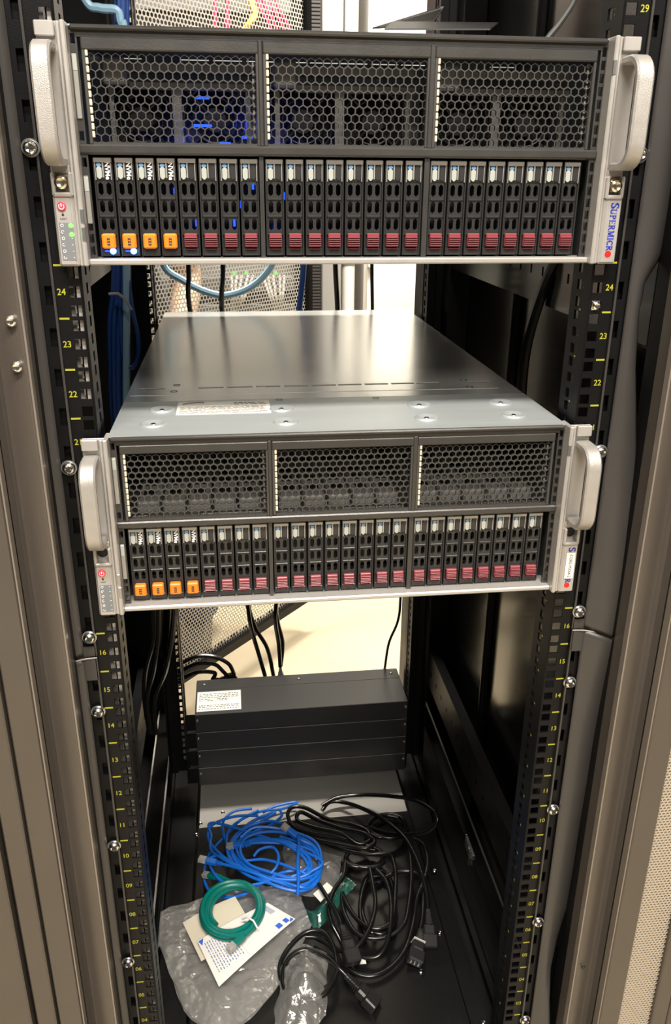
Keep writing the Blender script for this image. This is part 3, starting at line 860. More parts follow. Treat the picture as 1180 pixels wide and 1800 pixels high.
        for (x, y, z, w) in ((-0.150, 0.045, 0.0935, 0.020), (-0.128, 0.052, 0.110, 0.016), (-0.106, 0.050, 0.096, 0.010), (-0.060, 0.045, 0.0935, 0.016), (-0.125, 0.056, 0.132, 0.012),
                             (-0.015, 0.05, 0.0935, 0.007), (-0.087, 0.05, 0.1010, 0.010)):
            B('board_light', MB().box(x, x+w, y, y+0.002, z, z+0.0022, 0.0006), LEDB)
    else:
        for bi, (a, b) in enumerate(BAYS):
            sl = MB(); dk = MB()
            w = (b-a-0.012)/5
            for k in range(5):
                x = a+0.008+w*k
                sl.box(x, x+w*0.86, 0.030, 0.200, 0.0885, 0.1020, 0.002)
                for j in range(4): dk.box(x+w*.2, x+w*.66, 0.045+0.03*j, 0.060+0.03*j, 0.1021, 0.1030)
            B('card_cover', sl, mat('card cover grey', (0.62, 0.61, 0.59), .4, .3))
            B('card_vent', dk, DARK)
            br = MB().box(a+0.004, b-0.004, 0.014, 0.018, 0.0892, 0.0935, 0.001).box(a+0.02, a+0.07, 0.012, 0.0175, 0.0892, 0.0945, 0.001)
            B('fan_bracket', MB().box(a+0.01, b-0.004, 0.135, 0.139, 0.142, 0.151), INTM)
            B('fan_bracket', br, INTM)
            B('inner_plate', MB().box(a+0.004, b-0.004, 0.22, 0.222, 0.09, 0.17), DARK)
    # bottom lip
    B('front_lip', MB().box(-HW, HW, -0.0070, 0.020, 0.0003, 0.0052, 0.0012), SILV)
    # drive trays
    for i, x in enumerate(TX0):
        t = child('drive_tray', TM[0], S, (x, 0.0045, 0.0068))
        child('top_cap', TM[1], t); child('label_pill', TM[2], t); child('blue_window', TM[4], t); child('key_dot', TM[5], t)
        if i < 4:
            t['label'] = 'drive tray with orange latch'
            child('release_latch', TM[6], t); child('latch_mark', LATMARK, t)
            child('printed_mark', NVME, t, (0.0112, 0.0006, 0.0672), (R90, R90, 0))
        else:
            child('dark_window', TM[3], t); child('release_latch', TM[7], t)
        if powered and i < 2:
            child('activity_light', MLIGHTM, t); child('activity_light', MLIGHT2, t)
    B('drive_bay_back', MB().box(-HW+0.002, HW-0.002, 0.112, 0.114, 0.003, 0.085), DARK)
    if powered:
        for x, z in ((-0.1455, 0.055), (-0.0895, 0.045), (-0.0965, 0.066), (-0.0960, 0.030), (-0.0790, 0.060), (-0.052, 0.052), (-0.061, 0.026), (-0.1675, 0.020), (-0.1285, 0.030)):
            B('board_light', MB().box(x-0.001, x+0.001, 0.0180, 0.0195, z, z+0.006), LEDB)
    # ears
    for s in (-1, 1):
        e = MB()
        xi, xo = 0.2190, 0.2413
        lo = lambda a, b: (min(s*a, s*b), max(s*a, s*b))
        a, b = lo(xi, xo); e.box(a, b, -0.0060, -0.0040, 0.0, HT+0.0008, 0.0008)
        a, b = lo(xi-0.0012, xi+0.0030); e.box(a, b, -0.0135, 0.012, 0.0, HT+0.0008, 0.0010)
        a, b = lo(xi+0.0030, xi+0.0062); e.box(a, b, -0.0105, -0.004, 0.0, HT+0.0004, 0.0008)
        a, b = lo(xi+0.0075, xo); e.box(a, b, -0.0105, -0.0055, 0.168, HT+0.0006, 0.0008)
        # raised lower block with a pocket for the thumbscrew
        a, b = lo(xi+0.0058, xo-0.0002); e.box(a, b, -0.0125, -0.0045, 0.0, 0.0555, 0.0016)
        for q in (xi+0.0052, xo-0.0036):
            a, b = lo(q, q+0.0030); e.box(a, b, -0.0145, -0.0045, 0.0545, 0.0725, 0.0010)
        a, b = lo(xi+0.006, xo-0.001); e.box(a, b, -0.0145, -0.0045, 0.0540, 0.0575, 0.0010)
        a, b = lo(xi+0.006, xo-0.001); e.box(a, b, -0.0085, -0.0045, 0.0715, 0.0775, 0.0010)
        ear = B('mounting_ear', e, SILV)
        handle_mb(s).build('handle', SILVR, ear, True)
        xc = s*(xi+0.0140)
        if powered:
            MB().lathe((xc, -0.006, 0.0648), [(0.0062, 0), (0.0062, -0.004), (0.0054, -0.0052), (0.0050, -0.0090), (0.0034, -0.0102), (0.0012, -0.0094)], 'y', 18).build('thumbscrew', BRASS, ear, True)
        else:
            MB().lathe((xc, -0.0064, 0.0655), [(0.0050, 0), (0.0046, -0.0004), (0.0036, -0.0003)], 'y', 16).build('screw_hole', DARK, ear)
        # hinge-like notches on the inner edge
        for z in ((0.020, 0.034) if s < 0 else (0.150,)):
            a, b = lo(xi-0.0014, xi+0.0016)
            MB().box(a, b, -0.0141, -0.0125, z, z+0.011, 0.0004).build('edge_notch', BRASS if False else STEEL, ear)
        if s < 0:
            pan = MB().box(-0.2395, -0.2275, -0.0131, -0.0124, 0.0015, 0.0535, 0.0003).build('control_panel', SILV, S)
            MB().box(-0.2380, -0.2270, -0.0134, -0.0130, 0.0050, 0.0345, 0.0002).build('indicator_field', GREYI, pan)
            btn = MB().lathe((-0.2345, -0.0130, 0.0470), [(0.0036, 0), (0.0035, -0.0012), (0.0030, -0.0016), (0.0008, -0.0015)], 'y', 18).build('power_button', PINKI, pan, True)
            MB().box(-0.2349, -0.2341, -0.0148, -0.0144, 0.0468, 0.0492).tube([(-0.2345+0.0021*math.cos(t), -0.0146, 0.0468+0.0021*math.sin(t)) for t in np.linspace(2.2, 7.2, 12)], 0.0003, 4).build('power_symbol', WHITE, pan)
            MB().cyl((-0.2342, -0.0130, 0.0405), 0.0010, -0.0004, 'y', 10).build('reset_hole', DARK, pan)
            put_text('printed_mark', 'RESET', INK, 0.0020, (-0.2340, -0.0133, 0.0372), (R90, 0, 0), pan)
            ic = MB()
            for k in range(6):
                z = 0.0322-0.0050*k
                ic.tube([(-0.2358+0.0011*math.cos(t), -0.0135, z+0.0011*math.sin(t)) for t in np.linspace(0.4*k, 0.4*k+(4.5 if k % 2 else 6.2), 9)], 0.00022, 4)
                if k > 1 or not powered: ic.box(-0.2292, -0.2282, -0.0136, -0.0134, z-0.0002, z+0.0002)
            ic.build('indicator_icons', WHITE, pan)
            if powered:
                for z in (0.0322, 0.0252):
                    MB().lathe((-0.2288, -0.0132, z), [(0.0020, 0), (0.0016, -0.0008), (0.0005, -0.0011)], 'y', 12).build('indicator_light', LEDG, pan, True)
        else:
            pan = MB().box(0.2268, 0.2400, -0.0130, -0.0124, 0.0015, 0.0535, 0.0003).build('name_plate', SILV, S)
            cap, sm = 0.0068, 0.0054
            word = [('S', cap, True), ('U', sm, powered), ('P', sm, powered), ('E', sm, powered), ('R', sm, powered), ('M', sm, powered), ('I', sm, powered), ('C', sm, powered), ('R', sm, True)]
            wmb, L = wordmark(word)
            sc = 0.0405/L
            M = Matrix.Translation((0.2310, -0.0132, 0.0515)) @ Matrix.Rotation(R90, 4, 'Y') @ Matrix.Diagonal((sc, 1, 1.05, 1))
            wmb.rot(M); wmb.build('wordmark', BLUEI, pan)
            MB().cyl((0.2333, -0.0130, 0.0085), 0.0029, -0.0003, 'y', 24).build('red_dot', REDI, pan)
            if not powered:
                tp = MB().box(0.2292, 0.2385, -0.0140, -0.0134, 0.0165, 0.0455, 0.0001).build('name_sticker', PAPER, S)
                put_text('printed_mark', 'CORE-MX64-2', INK, 0.0048, (0.2338, -0.0142, 0.0308), (R90, R90, 0), tp, sx=0.86)
    return S
def server_glow(x, y, z, e):
    l = bpy.data.lights.new('board_glow', 'POINT'); l.energy = e; l.color = (0.04, 0.10, 1.0); l.shadow_soft_size = 0.006
    o = bpy.data.objects.new('board_glow', l); o.location = (x, y, z); COL.objects.link(o)
for x_, z_ in ((-0.135, 0.100), (-0.085, 0.112), (-0.055, 0.098)): server_glow(x_, 0.056, 24.5*U+z_, 0.012)
S1 = server('upper server, powered on, with two blue drive lights and thumbscrews in its ears', 24.5*U, True)
S2 = server('lower server, unlit, its whole steel lid in view, sticker over its wordmark', 0.7595, False)

# ------------------------------------------------------------------ four flat black boxes on the rear rails
def vplane(px, py, P0, n):
    d = ray(px, py); o = Vector((CX, CY, CZ)); return o + d*((Vector(P0)-o).dot(n)/d.dot(n))
bsc = screw_bm(0.0030, 0.002).mesh('box_screw', STEEL, True)
for k in range(4):
    zb = 0.1225 - 0.0437*k
    lab = ['flat black metal box with a white sticker, topmost of the stack of four', 'flat black metal box directly under the topmost one of the stack',
           'flat black metal box, third from the top of the stack', 'flat black metal box, lowest of the stack, just above the base plate'][k]
    T = thing('metal_box', lab, 'box', (0.0100, 0.652, zb), 'stacked flat black boxes')
    MB().box(-0.2165, 0.2165, 0, 0.122, 0.0004, 0.0431, 0.0010).box(-0.2155, 0.2155, 0.086, 0.1225, 0.0428, 0.0436, 0.0003).build('case', mat('black box enamel', (0.034, 0.034, 0.034), 0.36, 0.2, 0.10, 700), T)
    for x in (-0.2120, 0.2120):
        o = child('box_screw', bsc, T, (x, -0.0002, 0.030))
    for x in (-0.200, 0.0, 0.200):
        o = child('box_screw', bsc, T, (x, 0.104, 0.0437), (-R90, 0, 0))
    MB().box(-0.2368, -0.2166, 0.004, 0.006, 0.003, 0.041, 0.0006).build('mounting_bracket', BLACKP, T)
    if k == 0:
        st = MB().box(-0.2130, -0.1240, 0.010, 0.078, 0.0432, 0.0435).build('box_sticker', PAPER, T)
        pr = MB(); rnd = random.Random(8)
        for j, y in enumerate((0.016, 0.023, 0.028, 0.045, 0.050, 0.056, 0.062, 0.068)):
            x = -0.209
            x1 = -0.128 if j not in (3, 4) else -0.150
            while x < x1:
                w = rnd.uniform(0.002, 0.007); pr.box(x, min(x+w, x1), y, y+0.0022, 0.0435, 0.04355); x += w+rnd.uniform(0.001, 0.003)
                if j in (3, 4) and rnd.random() < .3: x += 0.012
        pr.build('sticker_print', INK, st)

# ------------------------------------------------------------------ cables
def cable(name, label, cat, pts, r, m, group=None, parent=None, n=8, k=8):
    P = spline(pts, k)
    if parent is not None:
        return MB().tube(P, r, n).build(name, m, parent, True, world=True)
    o = MB().tube(P, r, n).build(name, m, None, True)
    return tag(o, label, cat, group)
def V(px, py, y): return onp(px, py, 1, y)
def Z(px, py, z): return onp(px, py, 2, z)
def connector(p, d, up, kind='c13', m=None):
    """moulded mains connector at p pointing along d"""
    m = m or CABK
    d = Vector(d).normalized(); up = Vector(up); up = (up-d*up.dot(d)).normalized(); sd = d.cross(up)
    F = lambda x, y, z: Vector(p)+sd*x+d*y+up*z
    mb = MB()
    def bx(x0, x1, y0, y1, z0, z1, b=0.001):
        st = len(mb.v); mb.box(x0, x1, y0, y1, z0, z1, b)
        for i in range(st, len(mb.v)): mb.v[i] = tuple(F(*mb.v[i]))
    # ribbed strain relief
    for k in range(6):
        w = 0.0042+0.0006*k
        bx(-w, w, 0.004*k, 0.004*k+0.0026, -w, w, 0.0012)
    bx(-0.004, 0.004, -0.002, 0.026, -0.004, 0.004, 0.001)
    bx(-0.0105, 0.0105, 0.024, 0.042, -0.0085, 0.0085, 0.003)
    bx(-0.0130, 0.0130, 0.040, 0.062, -0.0090, 0.0090, 0.002)
    return mb, F
def power_cord(label, pts, ends, group='black mains cords in the heap', r=0.0040):
    T = thing('power_cord', label, 'power cord', tuple(pts[0]), group)
    P = spline(pts, 8)
    MB().tube(P, r, 10).build('cord', CABK, T, True, world=True)
    for which, kind in ends:
        if which == 0: p, d = P[0], P[0]-P[2]
        else: p, d = P[-1], P[-1]-P[-3]
        mb, F = connector(p, d, (0.1, 0.2, 1) if kind != 'face' else (0.2, -0.5, 1))
        c = mb.build('plug', mat('black moulded plastic', (0.02, 0.02, 0.02), 0.32, 0, 0.1, 500), T, world=True)
        if kind == 'face':
            q = MB()
            for x in (-0.0065, 0, 0.0065):
                st = len(q.v); q.box(x-0.0011, x+0.0011, 0.0600, 0.0640, -0.002, 0.002)
                for i in range(st, len(q.v)): q.v[i] = tuple(F(*q.v[i]))
            q.build('pins', CHROME, c, world=False) if False else q.build('pins', CHROME, T, world=True)
            b = MB(); st = 0; b.box(-0.0105, 0.0105, 0.022, 0.0245, -0.0088, 0.0088, 0.0008)
            for i in range(len(b.v)): b.v[i] = tuple(F(*b.v[i]))
            b.build('pale_band', mat('pale band', (0.5, 0.47, 0.44), 0.5), T, world=True)
    return T
def c6(a, b, z): return onp(480+a/3.47, 1370+b/3.47, 2, PZ+z)
def c5(a, b, z): return onp(240+a/3.6875, 1370+b/3.6875, 2, PZ+z)

PCS = [
 ('black mains cord arching along the back of the heap and down its right side', [c6(300,190,.014), c6(345,140,.02), c6(430,140,.02), c6(540,175,.03), c6(680,250,.05), c6(800,350,.055), c6(870,470,.05), c6(915,600,.04), c6(938,700,.03), c6(945,800,.02)], [(1, 'c13')]),
 ('black mains cord in a wide loop reaching out beyond the heap at the right', [c6(300,160,.02), c6(400,110,.025), c6(560,95,.03), c6(740,105,.06), c6(860,125,.09), c6(965,180,.10), c6(1003,250,.09), c6(950,315,.07), c6(820,335,.05), c6(700,330,.03), c6(560,280,.02)], []),
 ('black mains cord folded in a long flat bundle beside the blue cables', [c6(620,390,.03), c6(560,400,.03), c6(400,360,.03), c6(230,330,.03), c6(130,290,.03), c6(90,220,.03), c6(120,170,.03), c6(200,175,.03), c6(330,240,.035), c6(470,270,.035), c6(570,310,.035), c6(590,370,.035), c6(520,390,.035), c6(420,330,.045), c6(250,290,.045), c6(150,250,.045), c6(170,200,.045), c6(280,250,.05), c6(430,300,.05), c6(560,330,.055), c6(620,380,.05), c6(560,420,.05), c6(420,400,.045), c6(270,370,.04)], []),
 ('black mains cord lying below the folded bundle, bright along its bend', [c6(300,380,.02), c6(430,430,.03), c6(560,455,.035), c6(700,455,.04), c6(735,500,.045), c6(750,600,.04), c6(745,720,.035), c6(735,820,.03), c6(700,890,.03), c6(610,910,.03), c6(520,860,.025), c6(455,770,.02), c6(420,690,.02)], []),
 ('black mains cord hanging in a deep U through the middle of the heap', [c6(440,510,.05), c6(430,590,.05), c6(370,680,.045), c6(340,790,.04), c6(360,880,.035), c6(420,1000,.02), c6(450,1130,.012), c6(520,1190,.010), c6(610,1200,.010), c6(700,1160,.010), c6(780,1080,.012), c6(830,980,.015), c6(860,850,.02), c6(880,720,.03), c6(920,620,.035), c6(945,500,.04), c6(920,400,.04), c6(860,360,.04)], []),
 ('black mains cord crossing the heap to a plug that points at the camera', [c6(280,640,.05), c6(330,720,.055), c6(390,820,.05), c6(420,900,.045)], [(1, 'c13')]),
 ('black mains cord with a three pin plug beside a bright screw', [c6(640,640,.03), c6(700,590,.03), c6(800,560,.03), c6(890,580,.03), c6(915,680,.025), c6(915,820,.02), c6(900,920,.018)], [(1, 'face')]),
 ('black mains cord looping round the centre of the heap', [c6(590,540,.045), c6(610,640,.045), c6(625,760,.04), c6(600,880,.035), c6(550,980,.03), c6(480,1040,.025), c6(400,1040,.02), c6(330,1000,.015), c6(250,960,.012)], []),
 ('black mains cord making a narrow upright loop right of the heap centre', [c6(420,700,.02), c6(430,800,.02), c6(500,930,.02), c6(600,970,.02), c6(720,950,.02), c6(800,880,.025), c6(830,760,.03), c6(845,600,.035), c6(838,450,.04), c6(820,350,.045)], []),
 ('black mains cord in an oval loop near the middle with its ends tucked under', [c6(630,550,.04), c6(690,620,.04), c6(720,740,.038), c6(715,900,.03), c6(690,1010,.022), c6(640,1080,.016), c6(560,1090,.012), c6(480,1060,.010), c6(430,960,.012)], []),
 ('black mains cord coiled over the clear bag at the front, plug pointing forward', [c6(200,960,.03), c6(280,970,.03), c6(370,1040,.03), c6(400,1130,.028), c6(360,1240,.025), c6(240,1310,.022), c6(120,1310,.022), c6(50,1220,.022), c6(50,1110,.025), c6(120,1000,.032), c6(210,930,.036), c6(300,930,.038), c6(360,1000,.036), c6(385,1100,.034), c6(380,1210,.03), c6(300,1320,.026), c6(180,1350,.022), c6(80,1290,.022), c6(60,1180,.03), c6(110,1080,.036), c6(200,1040,.038), c6(320,1080,.038), c6(400,1150,.036), c6(450,1200,.030)], [(1, 'c13')]),
]
for lab, pts, ends in PCS: power_cord(lab, pts, ends)
rnd = random.Random(11)
for lab, cx, cy, a, b, z in (('short black cord end lying in the gap between blue coil and black heap', 560, 480, 120, 60, .018),
                         ('black cord coil lying flat under the middle of the heap', 640, 760, 110, 190, .010),
                         ('black cord coil lying flat at the back behind the folded bundle', 700, 290, 120, 70, .012)):
    pts = [c6(cx+a*(1+.1*math.sin(t*1.7))*math.cos(t), cy+b*(1+.1*math.cos(t*1.3))*math.sin(t), z+0.006*math.sin(t*.9)+.006) for t in np.linspace(0.3, 11.5, 22)]
    power_cord(lab, pts, [])

# blue network cables
def rj45(p, d, parent, boot=None, up=(0, 0, 1)):
    d = Vector(d).normalized(); up = Vector(up); up = (up-d*up.dot(d)).normalized(); sd = d.cross(up)
    F = lambda x, y, z: Vector(p)+sd*x+d*y+up*z
    def bx(mb, *a):
        st = len(mb.v); mb.box(*a)
        for i in range(st, len(mb.v)): mb.v[i] = tuple(F(*mb.v[i]))
    mb = MB(); bx(mb, -0.0058, 0.0058, 0.020, 0.034, -0.004, 0.004, 0.0008); bx(mb, -0.003, 0.003, 0.021, 0.032, 0.004, 0.0055, 0.0004)
    for k in range(8): bx(mb, -0.0048+0.0013*k, -0.0042+0.0013*k, 0.028, 0.0345, -0.0045, -0.003)
    mb.build('clear_plug', CLEARP, parent, world=True)
    b = MB(); bx(b, -0.0056, 0.0056, 0.000, 0.021, -0.0045, 0.0045, 0.0016)
    for k in range(3): bx(b, -0.0044, 0.0044, -0.010+0.0036*k, -0.0078+0.0036*k, -0.0036, 0.0036, 0.001)
    b.build('boot', boot or CABB, parent, world=True)
CLEARP = mat('clear plug plastic', (0.75, 0.74, 0.70), 0.12); CLEARP.node_tree.nodes['Principled BSDF'].inputs['Transmission Weight'].default_value = 0.6
def jit(pts, d, ph):
    return [Vector(p)+Vector((d*math.sin(i*1.3+ph), d*math.cos(i*.9+ph*2), 0.35*d*math.sin(i*2.1+ph)+0.25*d)) for i, p in enumerate(pts)]
def net(label, pts, ends, m=CABB, r=0.0026, group='blue network cables in the heap', name='network_cable'):
    T = thing(name, label, 'cable', tuple(pts[0]), group)
    P = spline(pts, 8)
    MB().tube(P, r, 8).build('cord', m, T, True, world=True)
    if 0 in ends: rj45(P[0], P[0]-P[3], T, m)
    if 1 in ends: rj45(P[-1], P[-1]-P[-4], T, m)
    return T
big = [c5(790,235,.05), c5(640,240,.05), c5(500,290,.045), c5(463,360,.04), c5(500,440,.04), c5(600,530,.045), c5(720,620,.05), c5(880,680,.055), c5(1040,725,.05), c5(1150,690,.045), c5(1195,600,.045), c5(1190,490,.05), c5(1110,400,.055), c5(950,345,.06), c5(800,345,.06), c5(700,390,.055), c5(675,470,.055), c5(730,550,.05), c5(860,600,.05), c5(1010,640,.05), c5(1130,600,.055), c5(1160,500,.06)]
net('blue network cable making the widest loop, ringing the whole blue tangle', big+jit(big[2:16], .009, 1), [])
lo = [c5(790,200,.035), c5(680,260,.035), c5(600,340,.03), c5(490,460,.02), c5(445,560,.015), c5(445,670,.015), c5(500,745,.02), c5(610,765,.03), c5(720,735,.04), c5(790,690,.045), c5(850,650,.05), c5(960,600,.045), c5(1080,590,.045)]
net('blue network cable whose loop hangs lowest at the left over the green coil', lo, [])
ml = [c5(900,640,.055), c5(780,680,.055), c5(640,690,.05), c5(540,650,.045), c5(482,570,.04), c5(480,510,.04), c5(540,500,.045), c5(640,550,.05), c5(780,620,.055), c5(900,690,.055), c5(1040,720,.05), c5(1140,680,.045), c5(1190,580,.045), c5(1150,470,.05), c5(1000,420,.055), c5(820,410,.06), c5(700,420,.055)]
net('blue network cable with a small inner loop at the left of the tangle', ml, [1])
vs_ = [c5(1045,750,.055), c5(1050,650,.065), c5(1045,560,.07), c5(1050,450,.07), c5(1045,380,.065), c5(960,300,.06), c5(860,270,.055), c5(740,300,.05), c5(650,380,.05), c5(620,480,.045), c5(680,560,.04), c5(800,600,.04)]
net('blue network cable with one strand running straight down the front', vs_, [])
top_ = [c5(820,215,.02), c5(900,175,.02), c5(1025,148,.02), c5(1030,160,.022), c5(930,195,.024), c5(820,205,.03), c5(700,250,.035), c5(600,330,.04), c5(585,440,.045), c5(620,540,.05), c5(720,590,.05), c5(880,640,.055), c5(1060,650,.055), c5(1170,600,.05), c5(1180,500,.05), c5(1090,420,.05), c5(930,370,.05)]
net('blue network cable with a flat fold sticking out at the back', top_, [])
t3 = [c5(930,200,.04), c5(940,240,.04), c5(860,300,.045), c5(740,350,.05), c5(650,420,.05), c5(690,520,.05), c5(830,520,.05), c5(1000,570,.055), c5(1130,640,.05), c5(1060,700,.05), c5(900,660,.055), c5(740,600,.06), c5(600,560,.05), c5(520,540,.05)]
net('blue network cable ending in a clear plug at the left of the tangle', t3, [1])
t4 = [c5(750,190,.04), c5(640,205,.04), c5(570,260,.04), c5(560,330,.04), c5(600,440,.04), c5(700,560,.045), c5(860,640,.05), c5(1000,690,.05), c5(1130,660,.05), c5(1200,560,.05), c5(1150,440,.055), c5(1080,400,.06), c5(1040,370,.065)]
net('blue network cable ending in a clear plug at the right of the tangle', t4, [1])
for q, ql in enumerate(('blue network cable along the back side of the ribbon of parallel strands', 'blue network cable in the middle of the ribbon of parallel strands', 'blue network cable along the front side of the ribbon of parallel strands')):
    net(ql, jit([c5(690,430,.05), c5(780,400,.055), c5(900,395,.06), c5(1010,430,.06), c5(1100,500,.055), c5(1110,590,.05), c5(1000,650,.045), c5(850,620,.04), c5(700,560,.04), c5(610,480,.04), c5(630,380,.045), c5(760,280,.045), c5(900,220,.04)], .005, q*1.7), [])
sm = [c5(760,500,.055), c5(800,455,.06), c5(880,440,.06), c5(920,490,.06), c5(910,560,.055), c5(870,610,.05)]
net('short curl of blue network cable standing up inside the loops', sm, [])
# pale plug tips in the tangle
# green cable coil on the bag
gp = []
for i, t in enumerate(np.linspace(2.4, 0.50+2*math.pi*5, 80)):
    w = i/79; kt = (t-2.4)/(2*math.pi)
    ro = float(np.interp(kt, (0, 1, 2, 3, 4, 5), (-40, 4, 36, -18, 20, 0)))
    ax, ay = 178+ro+4*math.sin(i*.8), 160+ro*.85+4*math.cos(i*.6)
    gp.append(c5(620+ax*math.cos(t)+10*math.sin(3*w*6), 840+ay*math.sin(t)-20*math.cos(t), .050+float(np.interp(kt, (0, 1, 2, 3, 4, 5), (0, .003, 0, .009, .009, .012)))))
gp += [c5(760,920,.062), c5(745,965,.06), c5(700,1010,.058)]
G = net('thick dark green network cable coiled and tied, lying on the paper label', gp, [1], CABG, 0.0043, 'green network cables')
tie = c5(735,930,.066)
MB().tube([tie+Vector((-.012, .012, -.004)), tie+Vector((-.004, .006, .007)), tie+Vector((.006, -.003, .007)), tie+Vector((.012, -.008, -.004))], 0.0016, 6).build('white_tie', WHITE, G, True, world=True)
net('dark green network cable end poking out left above the green coil', [c5(720,720,.04), c5(640,680,.045), c5(560,640,.04), c5(520,630,.035)], [1], CABG, 0.0038, 'green network cables')

# clear plastic bags, card and papers
def clear_film(name='clear film', tint=(0.88, 0.87, 0.84), dens=0.33):
    m = bpy.data.materials.new(name); m.use_nodes = True; nt = m.node_tree
    out = nt.nodes['Material Output']; nt.nodes.remove(nt.nodes['Principled BSDF'])
    tr = nt.nodes.new('ShaderNodeBsdfTransparent'); tr.inputs[0].default_value = (0.93, 0.93, 0.92, 1)
    gl = nt.nodes.new('ShaderNodeBsdfGlossy'); gl.inputs['Roughness'].default_value = 0.13
    df = nt.nodes.new('ShaderNodeBsdfDiffuse'); df.inputs[0].default_value = (*tint, 1)
    lw = nt.nodes.new('ShaderNodeLayerWeight'); lw.inputs['Blend'].default_value = 0.5
    pw = nt.nodes.new('ShaderNodeMath'); pw.operation = 'POWER'; pw.inputs[1].default_value = 4.0
    nt.links.new(lw.outputs['Facing'], pw.inputs[0])
    tc = nt.nodes.new('ShaderNodeTexCoord')
    n = nt.nodes.new('ShaderNodeTexNoise'); n.inputs['Scale'].default_value = 24; n.inputs['Detail'].default_value = 4; n.inputs['Distortion'].default_value = 1.0
    bp = nt.nodes.new('ShaderNodeBump'); bp.inputs['Strength'].default_value = 1.0; bp.inputs['Distance'].default_value = 0.007
    nt.links.new(tc.outputs['Object'], n.inputs['Vector']); nt.links.new(n.outputs['Fac'], bp.inputs['Height'])
    nt.links.new(bp.outputs['Normal'], gl.inputs['Normal'])
    ad = nt.nodes.new('ShaderNodeMath'); ad.operation = 'MULTIPLY_ADD'; ad.inputs[1].default_value = 0.5; ad.inputs[2].default_value = 0.22
    nt.links.new(pw.outputs[0], ad.inputs[0])
    m1 = nt.nodes.new('ShaderNodeMixShader'); m2 = nt.nodes.new('ShaderNodeMixShader'); m1.inputs[0].default_value = dens
    tl = nt.nodes.new('ShaderNodeBsdfTranslucent'); tl.inputs[0].default_value = (*tint, 1)
    m0 = nt.nodes.new('ShaderNodeMixShader'); m0.inputs[0].default_value = 0.5
    nt.links.new(df.outputs[0], m0.inputs[1]); nt.links.new(tl.outputs[0], m0.inputs[2])
    nt.links.new(tr.outputs[0], m1.inputs[1]); nt.links.new(m0.outputs[0], m1.inputs[2])
    nt.links.new(ad.outputs[0], m2.inputs[0]); nt.links.new(m1.outputs[0], m2.inputs[1]); nt.links.new(gl.outputs[0], m2.inputs[2])
    nt.links.new(m2.outputs[0], out.inputs[0])
    return m
FILM = clear_film()
def film_mesh(edgeA, edgeB, nu, nv, amp, seed, base):
    """sheet between two edge polylines, crumpled"""
    A = spline(edgeA, 12); B = spline(edgeB, 12)
    mb = MB(); vs = []
    def at(L, t):
        x = t*(len(L)-1); i = min(int(x), len(L)-2); return L[i].lerp(L[i+1], x-i)
    for i in range(nu+1):
        for j in range(nv+1):
            u, v = i/nu, j/nv
            p = at(A, u).lerp(at(B, u), v)
            q = Vector((p.x*22+seed, p.y*22, seed*1.7))
            h = noise.noise(q)*amp + abs(noise.noise(q*2.3+Vector((9, 0, 0))))*amp*0.9 + abs(noise.noise(q*5))*amp*.35
            dome = math.sin(math.pi*u)*math.sin(math.pi*v)
            p = Vector((p.x+noise.noise(q*1.5+Vector((3, 3, 0)))*amp*.6, p.y+noise.noise(q*1.5+Vector((0, 7, 0)))*amp*.6, max(PZ+0.001, p.z+h*(0.4+.6*dome)+base*dome)))
            vs.append(p)
    fs = [(i*(nv+1)+j, (i+1)*(nv+1)+j, (i+1)*(nv+1)+j+1, i*(nv+1)+j+1) for i in range(nu) for j in range(nv)]
    return mb.add(vs, fs)
BG = thing('plastic_bag', 'large crumpled clear plastic bag holding papers at the left front', 'plastic bag', tuple(c5(560,1100,0)))
eA = [c5(90,890,.014), c5(240,830,.014), c5(420,775,.014), c5(560,700,.016), c5(780,690,.02), c5(960,690,.02), c5(1060,740,.02)]
eB = [c5(300,1480,.008), c5(380,1560,.008), c5(520,1620,.010), c5(680,1580,.012), c5(860,1400,.016), c5(1000,1180,.022), c5(1130,950,.03)]
film_mesh(eA, eB, 100, 80, 0.0062, 3.1, 0.003).build('film', FILM, BG, True, world=True)
eA2 = [p+Vector((0, 0, -.010)) for p in eA]; eB2 = [p+Vector((0, 0, -.006)) for p in eB]
film_mesh(eA2, eB2, 60, 50, 0.003, 8.3, 0.0).build('back_film', FILM, BG, True, world=True)
def sheet4(a, b, c, d, t, bend=0.0):
    mb = MB(); vs = []; N = 8
    for k in (0, t):
        for i in range(N+1):
            for j in range(N+1):
                u, v = i/N, j/N
                p = a.lerp(b, u).lerp(d.lerp(c, u), v); vs.append(p+Vector((0, 0, k+bend*math.sin(math.pi*u))))
    M = (N+1)**2; fs = []
    for i in range(N):
        for j in range(N):
            q = i*(N+1)+j; fs.append((q, q+N+1, q+N+2, q+1)); fs.append((M+q, M+q+1, M+q+N+2, M+q+N+1))
    rim = [i*(N+1) for i in range(N+1)]+[N*(N+1)+j for j in range(1, N+1)]+[i*(N+1)+N for i in range(N-1, -1, -1)]+[j for j in range(N-1, 0, -1)]
    for x, y in zip(rim, rim[1:]+rim[:1]): fs.append((x, y, M+y, M+x))
    return mb.add(vs, fs)
cp = sheet4(c5(300,930,.032), c5(640,760,.038), c5(780,1000,.036), c5(420,1180,.030), 0.0006, .004).build('cream_paper', CREAM)
tag(cp, 'cream paper sheet lying askew under the printed slip in the bag', 'paper')
pa, pb, pc_, pd = c5(395,1050,.042), c5(850,800,.048), c5(1030,905,.044), c5(535,1345,.030)
sl = thing('printed_slip', 'white printed delivery slip with blue corner marks under the green coil', 'paper', tuple(pa))
sheet4(pa, pb, pc_, pd, 0.0004, .003).build('paper', mat('slip paper', (0.80, 0.78, 0.74), 0.55), sl, world=True)
